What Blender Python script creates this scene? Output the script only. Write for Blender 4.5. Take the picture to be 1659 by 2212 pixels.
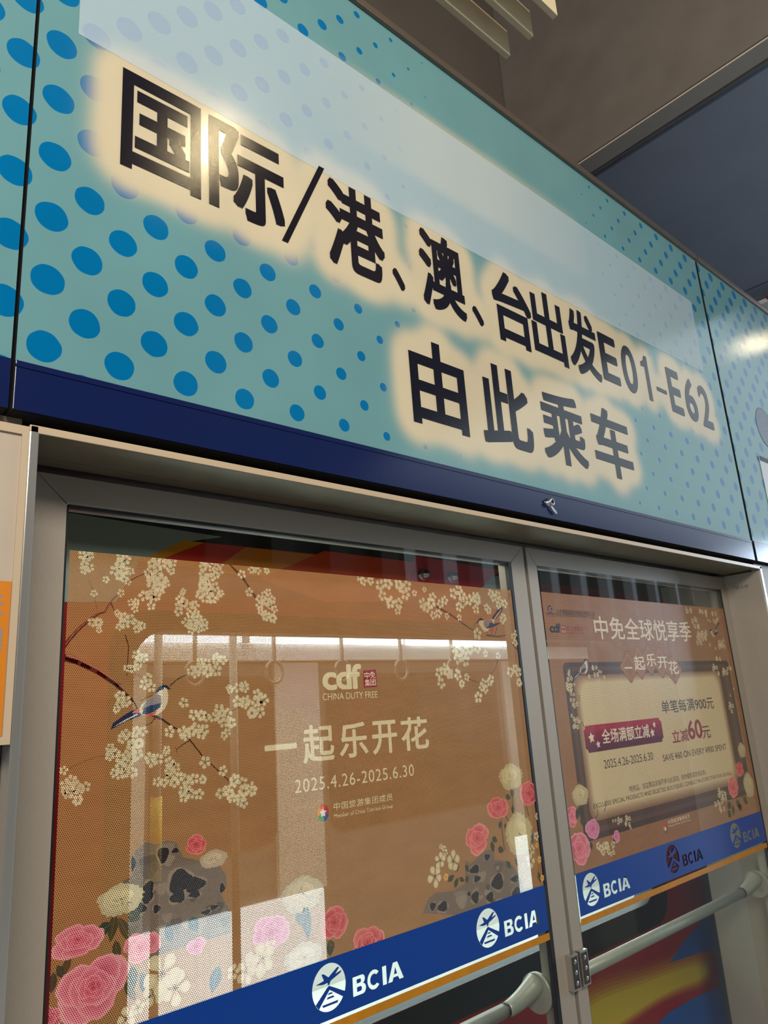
import bpy, bmesh, math, random
import numpy as np
from mathutils import Matrix, Vector

sc = bpy.context.scene
for o in list(bpy.data.objects):
    bpy.data.objects.remove(o)

# ------------------------------------------------------------------ camera
W, H = 1659, 2212
FPX = 1599.24
CAM = np.array([0.0, -1.15, 1.6])
R = np.array([[0.74213375, 0.12715239, 0.65808036],
              [-0.66700807, 0.23658696, 0.7064891],
              [-0.06586146, -0.96325432, 0.26039083]])
cam_d = bpy.data.cameras.new('camera')
cam = bpy.data.objects.new('camera', cam_d)
sc.collection.objects.link(cam)
cam_d.sensor_fit = 'VERTICAL'
cam_d.sensor_height = 36.0
cam_d.lens = FPX / H * 36.0
cam_d.clip_start = 0.02
r_, u_, f_ = R[:, 0], -R[:, 1], R[:, 2]
cam.matrix_world = Matrix(((r_[0], u_[0], -f_[0], CAM[0]),
                           (r_[1], u_[1], -f_[1], CAM[1]),
                           (r_[2], u_[2], -f_[2], CAM[2]),
                           (0, 0, 0, 1)))
sc.camera = cam

# ------------------------------------------------------------------ light, exposure
sc.view_settings.view_transform = 'Standard'
sc.view_settings.look = 'None'
sc.view_settings.gamma = 1.0
sc.view_settings.use_curve_mapping = False
sc.view_settings.exposure = 0.0
sc.cycles.transparent_max_bounces = 48
sc.cycles.max_bounces = 10

WORLD = 1.3
wd = bpy.data.worlds.new('daylight')
sc.world = wd
wd.use_nodes = True
bg = wd.node_tree.nodes['Background']
bg.inputs['Color'].default_value = (0.74, 0.88, 0.98, 1)
bg.inputs['Strength'].default_value = WORLD


def area(name, loc, target, size, energy, col, size_y=None):
    d = bpy.data.lights.new(name, 'AREA')
    d.energy = energy
    d.color = col
    d.size = size
    if size_y:
        d.shape = 'RECTANGLE'
        d.size_y = size_y
    o = bpy.data.objects.new(name, d)
    sc.collection.objects.link(o)
    o.location = loc
    v = Vector(target) - Vector(loc)
    o.rotation_euler = v.to_track_quat('-Z', 'Y').to_euler()
    return o


def spot(name, loc, energy, col, radius):
    d = bpy.data.lights.new(name, 'POINT')
    d.energy = energy
    d.color = col
    d.shadow_soft_size = radius
    o = bpy.data.objects.new(name, d)
    sc.collection.objects.link(o)
    o.location = loc
    return o


area('platform_lamps', (-0.9, -3.6, 4.2), (0.7, 0.0, 1.8), 2.0, 205, (1.0, 0.90, 0.79), 1.2)
area('platform_daylight', (20.0, -3.6, 3.2), (2.5, 0.0, 2.2), 5.0, 900, (0.66, 0.82, 1.0), 3.5)
spot('downlight', (1.62, -1.716, 4.5), 20, (1.0, 0.80, 0.45), 0.036)
spot('downlight_far', (6.40, -0.80, 4.5), 11, (1.0, 0.82, 0.5), 0.12)
area('track_fill', (0.6, 0.30, 2.03), (0.6, 0.36, 0.0), 3.4, 9, (1.0, 0.93, 0.84), 0.10)  # added fill to brighten the train side, not a real fitting
area('track_fill_low', (0.5, 0.34, -0.75), (0.5, 0.42, 1.0), 4.4, 26, (1.0, 0.93, 0.84), 0.14)  # second added fill, from below, for the lower part of the train
area('train_cabin_light', (4.0, 1.9, 2.12), (4.0, 1.9, 0.0), 5.5, 170, (0.93, 0.97, 1.0), 0.8)


# ------------------------------------------------------------------ helpers
def lin(c):
    out = []
    for v in c[:3]:
        v /= 255.0
        out.append(v / 12.92 if v <= 0.04045 else ((v + 0.055) / 1.055) ** 2.4)
    return (out[0], out[1], out[2], 1.0)


def P(px, py, y):
    r = R @ np.array([(px - W / 2) / FPX, (py - H / 2) / FPX, 1.0])
    t = (y - CAM[1]) / r[1]
    return (float(CAM[0] + r[0] * t), float(CAM[2] + r[2] * t))


class Zoom:
    """pixels of an enlarged crop -> photograph pixels -> a wall plane"""
    def __init__(s, ox, oy, k, y):
        s.a = (ox, oy, k, y)

    def __call__(s, u, v):
        ox, oy, k, y = s.a
        return P(ox + u / k, oy + v / k, y)

    def many(s, l):
        return [s(u, v) for u, v in l]

    def rad(s, u, v, r):
        a = s(u - r, v); b = s(u + r, v)
        return (b[0] - a[0]) / 2

    def radv(s, u, v, r):
        a = s(u, v + r); b = s(u, v - r)
        return (b[1] - a[1]) / 2


def mat(name, col, rough=0.5, metal=0.0, noise=0.0, nscale=8.0, bump=0.0, bscale=60.0, coat=0.0,
        brushed=None, spec=0.5, emit=None):
    m = bpy.data.materials.new(name)
    m.use_nodes = True
    nt = m.node_tree
    b = nt.nodes['Principled BSDF']
    b.inputs['Roughness'].default_value = rough
    b.inputs['Metallic'].default_value = metal
    b.inputs['Coat Weight'].default_value = coat
    b.inputs['Specular IOR Level'].default_value = spec
    c = lin(col)
    b.inputs['Base Color'].default_value = c
    if emit:
        b.inputs['Emission Color'].default_value = lin(emit[0])
        b.inputs['Emission Strength'].default_value = emit[1]
    if noise or bump or brushed:
        geo = nt.nodes.new('ShaderNodeNewGeometry')
        vec = geo.outputs['Position']
        if brushed:
            mp = nt.nodes.new('ShaderNodeMapping')
            mp.inputs['Scale'].default_value = brushed
            nt.links.new(vec, mp.inputs['Vector'])
            vec = mp.outputs['Vector']
    if noise:
        n = nt.nodes.new('ShaderNodeTexNoise')
        n.inputs['Scale'].default_value = nscale
        n.inputs['Detail'].default_value = 5
        nt.links.new(vec, n.inputs['Vector'])
        rp = nt.nodes.new('ShaderNodeMapRange')
        rp.inputs['From Min'].default_value = 0.3
        rp.inputs['From Max'].default_value = 0.7
        rp.inputs['To Min'].default_value = 1 - noise
        rp.inputs['To Max'].default_value = 1 + noise
        nt.links.new(n.outputs['Fac'], rp.inputs['Value'])
        mx = nt.nodes.new('ShaderNodeMix')
        mx.data_type = 'RGBA'
        mx.blend_type = 'MULTIPLY'
        mx.inputs[0].default_value = 1.0
        mx.inputs[6].default_value = c
        nt.links.new(rp.outputs['Result'], mx.inputs[7])
        nt.links.new(mx.outputs[2], b.inputs['Base Color'])
    if bump:
        n2 = nt.nodes.new('ShaderNodeTexNoise')
        n2.inputs['Scale'].default_value = bscale
        nt.links.new(vec, n2.inputs['Vector'])
        bp = nt.nodes.new('ShaderNodeBump')
        bp.inputs['Strength'].default_value = bump
        bp.inputs['Distance'].default_value = 0.002
        nt.links.new(n2.outputs['Fac'], bp.inputs['Height'])
        nt.links.new(bp.outputs['Normal'], b.inputs['Normal'])
    return m


def fascia_mat(name, c0, c1, rough=0.11):
    """printed glossy panel: colour c0 turning to c1 where the point attribute 'halo' says"""
    m = mat(name, (255, 255, 255), rough, bump=0.055, bscale=420.0)
    nt = m.node_tree
    b = nt.nodes['Principled BSDF']
    at = nt.nodes.new('ShaderNodeAttribute')
    at.attribute_name = 'halo'
    geo = nt.nodes.new('ShaderNodeNewGeometry')
    n = nt.nodes.new('ShaderNodeTexNoise')
    n.inputs['Scale'].default_value = 3.2
    n.inputs['Detail'].default_value = 3
    nt.links.new(geo.outputs['Position'], n.inputs['Vector'])
    sp = nt.nodes.new('ShaderNodeTexNoise')
    sp.inputs['Scale'].default_value = 700
    nt.links.new(geo.outputs['Position'], sp.inputs['Vector'])
    mx = nt.nodes.new('ShaderNodeMix'); mx.data_type = 'RGBA'
    mx.inputs[7].default_value = lin(c1)
    nt.links.new(at.outputs['Fac'], mx.inputs[0])
    # halftone dots on a staggered grid; their size changes along the wall
    sep = nt.nodes.new('ShaderNodeSeparateXYZ')
    nt.links.new(geo.outputs['Position'], sep.inputs[0])

    def op(o, *args):
        k = nt.nodes.new('ShaderNodeMath')
        k.operation = o
        for i, v in enumerate(args):
            if isinstance(v, (int, float)):
                k.inputs[i].default_value = v
            else:
                nt.links.new(v, k.inputs[i])
        return k.outputs[0]
    u = op('DIVIDE', op('SUBTRACT', sep.outputs['X'], 0.346), 0.0625)
    w = op('DIVIDE', op('SUBTRACT', sep.outputs['Z'], 2.2065), 0.0611)
    ra = op('ROUND', op('MULTIPLY', op('ADD', u, w), 0.5))
    rb = op('ROUND', op('MULTIPLY', op('SUBTRACT', u, w), 0.5))
    u0, w0 = op('ADD', ra, rb), op('SUBTRACT', ra, rb)
    dx = op('MULTIPLY', op('SUBTRACT', u, u0), 0.0625)
    dz = op('MULTIPLY', op('SUBTRACT', w, w0), 0.0611)
    rn = nt.nodes.new('ShaderNodeTexNoise')
    rn.inputs['Scale'].default_value = 30
    rn.inputs['Detail'].default_value = 1
    nt.links.new(geo.outputs['Position'], rn.inputs['Vector'])
    dist = op('SQRT', op('ADD', op('MULTIPLY', dx, dx), op('MULTIPLY', dz, dz)))
    dist = op('MULTIPLY', dist, op('ADD', 0.91, op('MULTIPLY', rn.outputs['Fac'], 0.18)))
    fc = nt.nodes.new('ShaderNodeFloatCurve')
    cv = fc.mapping.curves[0]
    pts = [(-1.7, 0.030), (-0.2, 0.030), (0.346, 0.0275), (0.60, 0.0245), (0.85, 0.0185), (1.10, 0.0105), (1.34, 0.0030), (1.42, 0.0), (2.10, 0.0),
           (2.20, 0.0056), (2.5, 0.0110), (2.8, 0.0165), (3.1, 0.0200), (3.5, 0.0235), (6.0, 0.025)]
    while len(cv.points) < len(pts):
        cv.points.new(0.5, 0.5)
    for q, (a_, r2) in zip(cv.points, pts):
        q.location = ((a_ + 1.7) / 7.7, r2 / 0.03)
        q.handle_type = 'VECTOR'
    fc.mapping.update()
    cxn = op('DIVIDE', op('ADD', op('ADD', op('MULTIPLY', u0, 0.0625), 0.346), 1.7), 7.7)
    nt.links.new(cxn, fc.inputs['Value'])
    rad = op('MULTIPLY', fc.outputs[0], 0.03)
    ed = nt.nodes.new('ShaderNodeMapRange')
    ed.inputs['From Min'].default_value = 0.0004
    ed.inputs['From Max'].default_value = -0.0004
    nt.links.new(op('SUBTRACT', dist, rad), ed.inputs['Value'])
    dm = nt.nodes.new('ShaderNodeMix'); dm.data_type = 'RGBA'
    dm.inputs[6].default_value = lin(c0)
    dm.inputs[7].default_value = lin((0, 106, 160))
    nt.links.new(ed.outputs['Result'], dm.inputs[0])
    nt.links.new(dm.outputs[2], mx.inputs[6])
    rp = nt.nodes.new('ShaderNodeMapRange')
    rp.inputs['To Min'].default_value = 0.86
    rp.inputs['To Max'].default_value = 1.14
    nt.links.new(n.outputs['Fac'], rp.inputs['Value'])
    rp2 = nt.nodes.new('ShaderNodeMapRange')
    rp2.inputs['To Min'].default_value = 0.92
    rp2.inputs['To Max'].default_value = 1.08
    nt.links.new(sp.outputs['Fac'], rp2.inputs['Value'])
    ml = nt.nodes.new('ShaderNodeMath'); ml.operation = 'MULTIPLY'
    nt.links.new(rp.outputs['Result'], ml.inputs[0])
    nt.links.new(rp2.outputs['Result'], ml.inputs[1])
    m2 = nt.nodes.new('ShaderNodeMix'); m2.data_type = 'RGBA'; m2.blend_type = 'MULTIPLY'
    m2.inputs[0].default_value = 1.0
    nt.links.new(mx.outputs[2], m2.inputs[6])
    nt.links.new(ml.outputs[0], m2.inputs[7])
    nt.links.new(m2.outputs[2], b.inputs['Base Color'])
    return m


HOLE_PITCH, HOLE_R = 0.0033, 0.00092


def film_mat(name, holes=True, rough=0.3, mottled=0.0):
    """printed vinyl; print colour in the 'Col' attribute; punched in a hexagonal grid of see-through holes"""
    m = bpy.data.materials.new(name)
    m.use_nodes = True
    nt = m.node_tree
    N = nt.nodes
    L = nt.links
    b = N['Principled BSDF']
    b.inputs['Roughness'].default_value = rough
    b.inputs['Specular IOR Level'].default_value = 0.35
    at = N.new('ShaderNodeAttribute')
    at.attribute_name = 'Col'
    col = at.outputs['Color']
    geo = N.new('ShaderNodeNewGeometry')
    if mottled:
        mp = N.new('ShaderNodeMapping')
        mp.inputs['Scale'].default_value = (3.0, 3.0, 9.0)
        L.new(geo.outputs['Position'], mp.inputs['Vector'])
        n = N.new('ShaderNodeTexNoise')
        n.inputs['Scale'].default_value = 4
        n.inputs['Detail'].default_value = 4
        L.new(mp.outputs['Vector'], n.inputs['Vector'])
        rp = N.new('ShaderNodeMapRange')
        rp.inputs['From Min'].default_value = 0.3
        rp.inputs['From Max'].default_value = 0.7
        rp.inputs['To Min'].default_value = 1 - mottled
        rp.inputs['To Max'].default_value = 1 + mottled
        L.new(n.outputs['Fac'], rp.inputs['Value'])
        mx = N.new('ShaderNodeMix'); mx.data_type = 'RGBA'; mx.blend_type = 'MULTIPLY'
        mx.inputs[0].default_value = 1.0
        L.new(col, mx.inputs[6])
        L.new(rp.outputs['Result'], mx.inputs[7])
        col = mx.outputs[2]
    L.new(col, b.inputs['Base Color'])
    if holes:
        sep = N.new('ShaderNodeSeparateXYZ')
        L.new(geo.outputs['Position'], sep.inputs[0])

        def op(o, a, bb=None):
            n = N.new('ShaderNodeMath')
            n.operation = o
            for i, v in enumerate((a, bb)):
                if v is None:
                    continue
                if isinstance(v, (int, float)):
                    n.inputs[i].default_value = v
                else:
                    L.new(v, n.inputs[i])
            return n.outputs[0]
        row = HOLE_PITCH * math.sqrt(3) / 2
        zr = op('DIVIDE', sep.outputs['Z'], row)
        zi = op('FLOOR', zr)
        zf = op('MULTIPLY', op('SUBTRACT', op('SUBTRACT', zr, zi), 0.5), row)
        par = op('MULTIPLY', op('MODULO', zi, 2.0), 0.5)
        xr = op('ADD', op('DIVIDE', sep.outputs['X'], HOLE_PITCH), par)
        xf = op('MULTIPLY', op('SUBTRACT', op('FRACT', xr), 0.5), HOLE_PITCH)
        d2 = op('ADD', op('MULTIPLY', xf, xf), op('MULTIPLY', zf, zf))
        hole = op('LESS_THAN', d2, HOLE_R ** 2)
        tr = N.new('ShaderNodeBsdfTransparent')
        ms = N.new('ShaderNodeMixShader')
        L.new(hole, ms.inputs[0])
        L.new(b.outputs[0], ms.inputs[1])
        L.new(tr.outputs[0], ms.inputs[2])
        L.new(ms.outputs[0], N['Material Output'].inputs['Surface'])
    return m


def glass_mat(name, tint, f0=0.06):
    m = bpy.data.materials.new(name)
    m.use_nodes = True
    nt = m.node_tree
    N = nt.nodes
    N.remove(N['Principled BSDF'])
    tr = N.new('ShaderNodeBsdfTransparent')
    tr.inputs[0].default_value = lin(tint)
    gl = N.new('ShaderNodeBsdfGlossy')
    gl.inputs['Roughness'].default_value = 0.02
    fr = N.new('ShaderNodeFresnel')
    fr.inputs['IOR'].default_value = 1.5
    ms = N.new('ShaderNodeMixShader')
    ge = N.new('ShaderNodeNewGeometry')             # reflect at the outer face only
    inv = N.new('ShaderNodeMath'); inv.operation = 'SUBTRACT'
    inv.inputs[0].default_value = 1.0
    nt.links.new(ge.outputs['Backfacing'], inv.inputs[1])
    ml = N.new('ShaderNodeMath'); ml.operation = 'MULTIPLY'
    nt.links.new(fr.outputs[0], ml.inputs[0])
    nt.links.new(inv.outputs[0], ml.inputs[1])
    nt.links.new(ml.outputs[0], ms.inputs[0])
    nt.links.new(tr.outputs[0], ms.inputs[1])
    nt.links.new(gl.outputs[0], ms.inputs[2])
    nt.links.new(ms.outputs[0], N['Material Output'].inputs['Surface'])
    return m


def sheet_mat(name):
    """milky self-adhesive sheet, half see-through"""
    m = bpy.data.materials.new(name)
    m.use_nodes = True
    nt = m.node_tree
    N = nt.nodes
    b = N['Principled BSDF']
    b.inputs['Base Color'].default_value = lin((218, 236, 246))
    b.inputs['Roughness'].default_value = 0.2
    tr = N.new('ShaderNodeBsdfTransparent')
    ms = N.new('ShaderNodeMixShader')
    ms.inputs[0].default_value = 0.71
    nt.links.new(b.outputs[0], ms.inputs[1])
    nt.links.new(tr.outputs[0], ms.inputs[2])
    nt.links.new(ms.outputs[0], N['Material Output'].inputs['Surface'])
    return m


class MB:
    def __init__(s):
        s.v, s.f, s.c, s.smooth = [], [], [], []

    def add(s, vs, fs, col=(1, 1, 1, 1), smooth=False):
        n = len(s.v)
        s.v += [tuple(v) for v in vs]
        s.f += [tuple(i + n for i in f) for f in fs]
        s.smooth += [smooth] * len(fs)
        if isinstance(col, list):
            s.c += col
        else:
            s.c += [col] * len(vs)
        return s

    def box(s, x0, x1, y0, y1, z0, z1, ch=0.0):
        if ch <= 0:
            v = [(x, y, z) for x in (x0, x1) for y in (y0, y1) for z in (z0, z1)]
            f = [(0, 1, 3, 2), (4, 6, 7, 5), (0, 4, 5, 1), (2, 3, 7, 6), (0, 2, 6, 4), (1, 5, 7, 3)]
            return s.add(v, f)
        bm = bmesh.new()
        bmesh.ops.create_cube(bm, size=1)
        for q in bm.verts:
            q.co = Vector(((x0 + x1) / 2 + q.co.x * (x1 - x0), (y0 + y1) / 2 + q.co.y * (y1 - y0),
                           (z0 + z1) / 2 + q.co.z * (z1 - z0)))
        bmesh.ops.bevel(bm, geom=bm.edges[:], offset=ch, segments=2, affect='EDGES', profile=0.7)
        bm.verts.index_update()
        s.add([q.co[:] for q in bm.verts], [[q.index for q in f.verts] for f in bm.faces])
        bm.free()
        return s

    def prism(s, pts, y0, y1):
        """pts (x,z) counter-clockwise seen from the platform, solid from y0 (front) to y1"""
        n = len(pts)
        v = [(x, y0, z) for x, z in pts] + [(x, y1, z) for x, z in pts]
        f = [tuple(range(n)), tuple(range(2 * n - 1, n - 1, -1))]
        f += [(i, i + n, (i + 1) % n + n, (i + 1) % n) for i in range(n)]
        return s.add(v, f)

    def tube(s, pts, r, seg=14, cap=True):
        pts = [Vector(p) for p in pts]
        rs = r if isinstance(r, (list, tuple)) else [r] * len(pts)
        rings = []
        up = Vector((0, 0, 1))
        for i, p in enumerate(pts):
            d = (pts[min(i + 1, len(pts) - 1)] - pts[max(i - 1, 0)]).normalized()
            a = d.cross(up)
            if a.length < 1e-4:
                a = d.cross(Vector((1, 0, 0)))
            a.normalize()
            bb = d.cross(a)
            rings.append([p + (a * math.cos(2 * math.pi * k / seg) + bb * math.sin(2 * math.pi * k / seg)) * rs[i]
                          for k in range(seg)])
        v = [q for ring in rings for q in ring]
        f = []
        for i in range(len(pts) - 1):
            for k in range(seg):
                k2 = (k + 1) % seg
                f.append((i * seg + k, i * seg + k2, (i + 1) * seg + k2, (i + 1) * seg + k))
        s.add(v, f, smooth=True)
        if cap:
            m = len(s.v) - len(v)
            s.f.append(tuple(m + k for k in range(seg))[::-1]); s.smooth.append(False)
            s.f.append(tuple(m + (len(pts) - 1) * seg + k for k in range(seg))); s.smooth.append(False)
        return s

    def lathe_y(s, cx, cz, prof, seg=28):
        """prof = [(radius, y)...] turned about an axis parallel to y"""
        v, f = [], []
        for r, y in prof:
            for k in range(seg):
                a = 2 * math.pi * k / seg
                v.append((cx + r * math.cos(a), y, cz + r * math.sin(a)))
        for i in range(len(prof) - 1):
            for k in range(seg):
                k2 = (k + 1) % seg
                f.append((i * seg + k, i * seg + k2, (i + 1) * seg + k2, (i + 1) * seg + k))
        return s.add(v, f, smooth=True)

    def build(s, name, m, parent=None, halo=None):
        me = bpy.data.meshes.new(name)
        me.from_pydata(s.v, [], s.f)
        me.polygons.foreach_set('use_smooth', s.smooth)
        if m is not None:
            me.materials.append(m)
        if any(c != (1, 1, 1, 1) for c in s.c):
            a = me.attributes.new('Col', 'FLOAT_COLOR', 'POINT')
            a.data.foreach_set('color', np.array(s.c, dtype=np.float32).ravel())
        if halo is not None:
            a = me.attributes.new('halo', 'FLOAT', 'POINT')
            a.data.foreach_set('value', np.asarray(halo, dtype=np.float32))
        me.update()
        o = bpy.data.objects.new(name, me)
        sc.collection.objects.link(o)
        if parent is not None:
            o.parent = parent
            if parent.parent is None:               # meshes are written in world coordinates
                o.matrix_parent_inverse = Matrix.Translation(parent.location).inverted()
        return o


def thing(name, label, cat, loc=(0, 0, 0), group=None):
    o = bpy.data.objects.new(name, None)
    o.empty_display_size = 0.05
    sc.collection.objects.link(o)
    o.location = loc
    return tag(o, label, cat, group)


def tag(o, label, cat, group=None):
    o['label'] = label
    o['category'] = cat
    o['kind'] = 'thing'
    if group:
        o['group'] = group
    return o


def struct(o):
    o['kind'] = 'structure'
    return o


def tmp_mesh(obj):
    dg = bpy.context.evaluated_depsgraph_get()
    e = obj.evaluated_get(dg)
    me = e.to_mesh()
    v = [(q.co.x, q.co.y) for q in me.vertices]
    f = [tuple(p.vertices) for p in me.polygons]
    e.to_mesh_clear()
    return v, f


GL = {}


def glyphs(text, bold=0.0, spacing=1.0, square=False):
    """flat glyph faces; bold = heavier strokes, by overprinting the glyph shifted all round"""
    cu = bpy.data.curves.new('t', 'FONT')
    cu.body = text
    cu.size = 1
    cu.space_character = spacing
    cu.resolution_u = 6
    o = bpy.data.objects.new('t', cu)
    sc.collection.objects.link(o)
    v, f = tmp_mesh(o)
    bpy.data.objects.remove(o)
    bpy.data.curves.remove(cu)
    if bold:
        n, vv, ff = len(v), [], []
        k = 8 if square or bold > 0.012 else 4
        for i in range(k):
            t = 2 * math.pi * (i + 0.5) / k
            m = bold * 1.12
            if square:
                t = math.pi * i / 4
                m = bold * (1.414 if i % 2 else 1.0)
            vv += [(p[0] + m * math.cos(t), p[1] + m * math.sin(t)) for p in v]
            ff += [tuple(q + i * n for q in p) for p in f]
        v, f = vv, ff
        GL['copies'], GL['n'] = k, n
    else:
        GL['copies'], GL['n'] = 1, max(len(v), 1)
    return v, f


def text_in(text, x0, z0, x1, z1, bold=0.0, spacing=1.0, square=False):
    """glyph faces fitted to the rectangle (x0,z0)-(x1,z1) of a wall plane"""
    v, f = glyphs(text, bold, spacing, square)
    a = np.array(v)
    lo, hi = a.min(0), a.max(0)
    sx = (x1 - x0) / (hi[0] - lo[0])
    sz = (z1 - z0) / max(hi[1] - lo[1], 1e-6)
    out = [(x0 + (p[0] - lo[0]) * sx, z0 + (p[1] - lo[1]) * sz) for p in a]
    ff = []
    for q in f:                                   # face the platform (-y)
        ar = sum(out[q[i]][0] * out[q[(i + 1) % len(q)]][1] - out[q[(i + 1) % len(q)]][0] * out[q[i]][1]
                 for i in range(len(q)))
        ff.append(q if ar > 0 else q[::-1])
    return out, ff


def fill2d(loops):
    """even-odd fill of closed loops -> flat verts, faces"""
    cu = bpy.data.curves.new('c', 'CURVE')
    cu.dimensions = '2D'
    cu.fill_mode = 'BOTH'
    for lp in loops:
        s = cu.splines.new('POLY')
        s.points.add(len(lp) - 1)
        for p, q in zip(s.points, lp):
            p.co = (q[0], q[1], 0, 1)
        s.use_cyclic_u = True
    o = bpy.data.objects.new('c', cu)
    sc.collection.objects.link(o)
    v, f = tmp_mesh(o)
    bpy.data.objects.remove(o)
    bpy.data.curves.remove(cu)
    ff = []
    for q in f:
        ar = sum(v[q[i]][0] * v[q[(i + 1) % len(q)]][1] - v[q[(i + 1) % len(q)]][0] * v[q[i]][1]
                 for i in range(len(q)))
        ff.append(q if ar > 0 else q[::-1])
    return v, ff


def circle(cx, cz, r, n=28, rz=None, a0=0.0):
    rz = rz or r
    return [(cx + r * math.cos(a0 + 2 * math.pi * k / n), cz + rz * math.sin(a0 + 2 * math.pi * k / n)) for k in range(n)]


def rrect(x0, z0, x1, z1, r, n=6):
    out = []
    for cx, cz, a in ((x1 - r, z0 + r, -90), (x1 - r, z1 - r, 0), (x0 + r, z1 - r, 90), (x0 + r, z0 + r, 180)):
        for k in range(n + 1):
            t = math.radians(a + 90 * k / n)
            out.append((cx + r * math.cos(t), cz + r * math.sin(t)))
    return out


def clip_rect(pts, x0, z0, x1, z1):
    for ax, lim, keep in ((0, x0, 1), (0, x1, -1), (1, z0, 1), (1, z1, -1)):
        out = []
        for i in range(len(pts)):
            a, b = pts[i - 1], pts[i]
            ia, ib = (a[ax] - lim) * keep >= 0, (b[ax] - lim) * keep >= 0
            if ia != ib:
                t = (lim - a[ax]) / (b[ax] - a[ax])
                out.append((a[0] + (b[0] - a[0]) * t, a[1] + (b[1] - a[1]) * t))
            if ib:
                out.append(b)
        pts = out
        if len(pts) < 3:
            return []
    return pts


class Art(MB):
    """flat printed artwork on a plane y, in layers a hundredth of a millimetre apart"""
    STEP = 0.000012

    def __init__(s, y, clip=None, base=1):
        super().__init__()
        s.y, s.clip, s.base, s.k = y, clip, base, 0

    def yy(s, layer):
        s.k = (s.k + 1) % 8                         # never two pieces in one plane
        return s.y - (s.base + layer + 0.11 * s.k) * s.STEP

    def poly(s, pts, col, layer=0):
        if s.clip:
            pts = clip_rect(list(pts), *s.clip)
        if len(pts) < 3:
            return
        ar = sum(pts[i - 1][0] * pts[i][1] - pts[i][0] * pts[i - 1][1] for i in range(len(pts)))
        if ar < 0:
            pts = pts[::-1]
        y = s.yy(layer)
        c = lin(col)
        if len(pts) > 4:
            v, f = [(p[0], p[1]) for p in pts], None
            from mathutils.geometry import tessellate_polygon
            tr = tessellate_polygon([[Vector((p[0], p[1], 0)) for p in pts]])
            f = []
            for t in tr:
                a2 = ((v[t[1]][0] - v[t[0]][0]) * (v[t[2]][1] - v[t[0]][1]) -
                      (v[t[2]][0] - v[t[0]][0]) * (v[t[1]][1] - v[t[0]][1]))
                f.append(tuple(t) if a2 > 0 else tuple(t)[::-1])
        else:
            f = [tuple(range(len(pts)))]
        s.add([(p[0], y, p[1]) for p in pts], f, c)

    def grad(s, pts, ctr, c_in, c_out, layer=0):
        if s.clip:
            x0, z0, x1, z1 = s.clip
            if any(not (x0 <= p[0] <= x1 and z0 <= p[1] <= z1) for p in pts):
                return s.poly(pts, [(a + b) / 2 for a, b in zip(c_in, c_out)], layer)
        y = s.yy(layer)
        n = len(pts)
        ar = sum(pts[i - 1][0] * pts[i][1] - pts[i][0] * pts[i - 1][1] for i in range(n))
        if ar < 0:
            pts = pts[::-1]
        v = [(ctr[0], y, ctr[1])] + [(p[0], y, p[1]) for p in pts]
        s.add(v, [(0, 1 + i, 1 + (i + 1) % n) for i in range(n)], [lin(c_in)] + [lin(c_out)] * n)

    def stroke(s, pts, w0, w1, col, layer=0):
        n = len(pts)
        L, Rr = [], []
        for i in range(n):
            a, b = pts[max(i - 1, 0)], pts[min(i + 1, n - 1)]
            dx, dz = b[0] - a[0], b[1] - a[1]
            l = math.hypot(dx, dz) or 1
            w = (w0 + (w1 - w0) * i / max(n - 1, 1)) / 2
            L.append((pts[i][0] - dz / l * w, pts[i][1] + dx / l * w))
            Rr.append((pts[i][0] + dz / l * w, pts[i][1] - dx / l * w))
        for i in range(n - 1):
            s.poly([L[i], L[i + 1], Rr[i + 1], Rr[i]], col, layer)

    def text(s, t, x0, z0, x1, z1, col, layer=0, bold=0.0, spacing=1.0):
        v, f = text_in(t, x0, z0, x1, z1, bold, spacing)
        y = s.yy(layer)
        n = GL['n']
        s.add([(p[0], y - 0.000002 * (i // n), p[1]) for i, p in enumerate(v)], f, lin(col))

    def flat(s, v, f, col, layer=0):
        y = s.yy(layer)
        s.add([(p[0], y, p[1]) for p in v], f, lin(col))


# ------------------------------------------------------------------ materials
M = {}
M['alu'] = mat('brushed_aluminium', (164, 154, 140), 0.45, 0.3, noise=0.06, nscale=30, brushed=(40, 40, 2))
M['alu_bright'] = mat('bright_aluminium_edge', (205, 205, 200), 0.25, 0.8)
M['soffit'] = mat('soffit_aluminium', (114, 108, 90), 0.45, 0.35, noise=0.16, nscale=9, brushed=(1, 1, 1))
M['steel'] = mat('satin_steel', (190, 186, 178), 0.3, 0.9)
M['chrome'] = mat('chrome', (205, 205, 208), 0.12, 1.0)
M['darkmetal'] = mat('dark_latch_face', (82, 74, 68), 0.35, 0.7, noise=0.2, nscale=90)
M['black'] = mat('black_rubber', (14, 15, 20), 0.5)
M['void'] = mat('trackside_black', (16, 17, 19), 0.9)
M['navy'] = mat('navy_enamel', (18, 31, 76), 0.16, bump=0.03, bscale=300)
M['cream'] = mat('cream_sheet_metal', (184, 170, 152), 0.4, noise=0.03, nscale=20)
M['cream2'] = mat('pale_frame_strip', (190, 170, 142), 0.35)
M['pillar'] = mat('grey_cladding', (128, 116, 104), 0.5, noise=0.05)
M['orange'] = mat('orange_sticker', (208, 124, 16), 0.45, noise=0.06, nscale=400)
M['greytext'] = mat('grey_print', (150, 132, 116), 0.5)
M['ink'] = mat('black_lettering_vinyl', (22, 21, 32), 0.15, bump=0.07, bscale=500)
M['slab'] = mat('ceiling_slab_daylit_tone', (150, 158, 176), 0.7, noise=0.06, nscale=3, bump=0.1, bscale=40)  # blue daylight on the slab is put into its base colour
M['ceiling'] = mat('ceiling_plaster', (90, 83, 76), 0.85, noise=0.08, nscale=2.5, bump=0.2, bscale=40)
M['joint'] = mat('ceiling_joint', (88, 82, 80), 0.9, noise=0.2, nscale=12)
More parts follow.
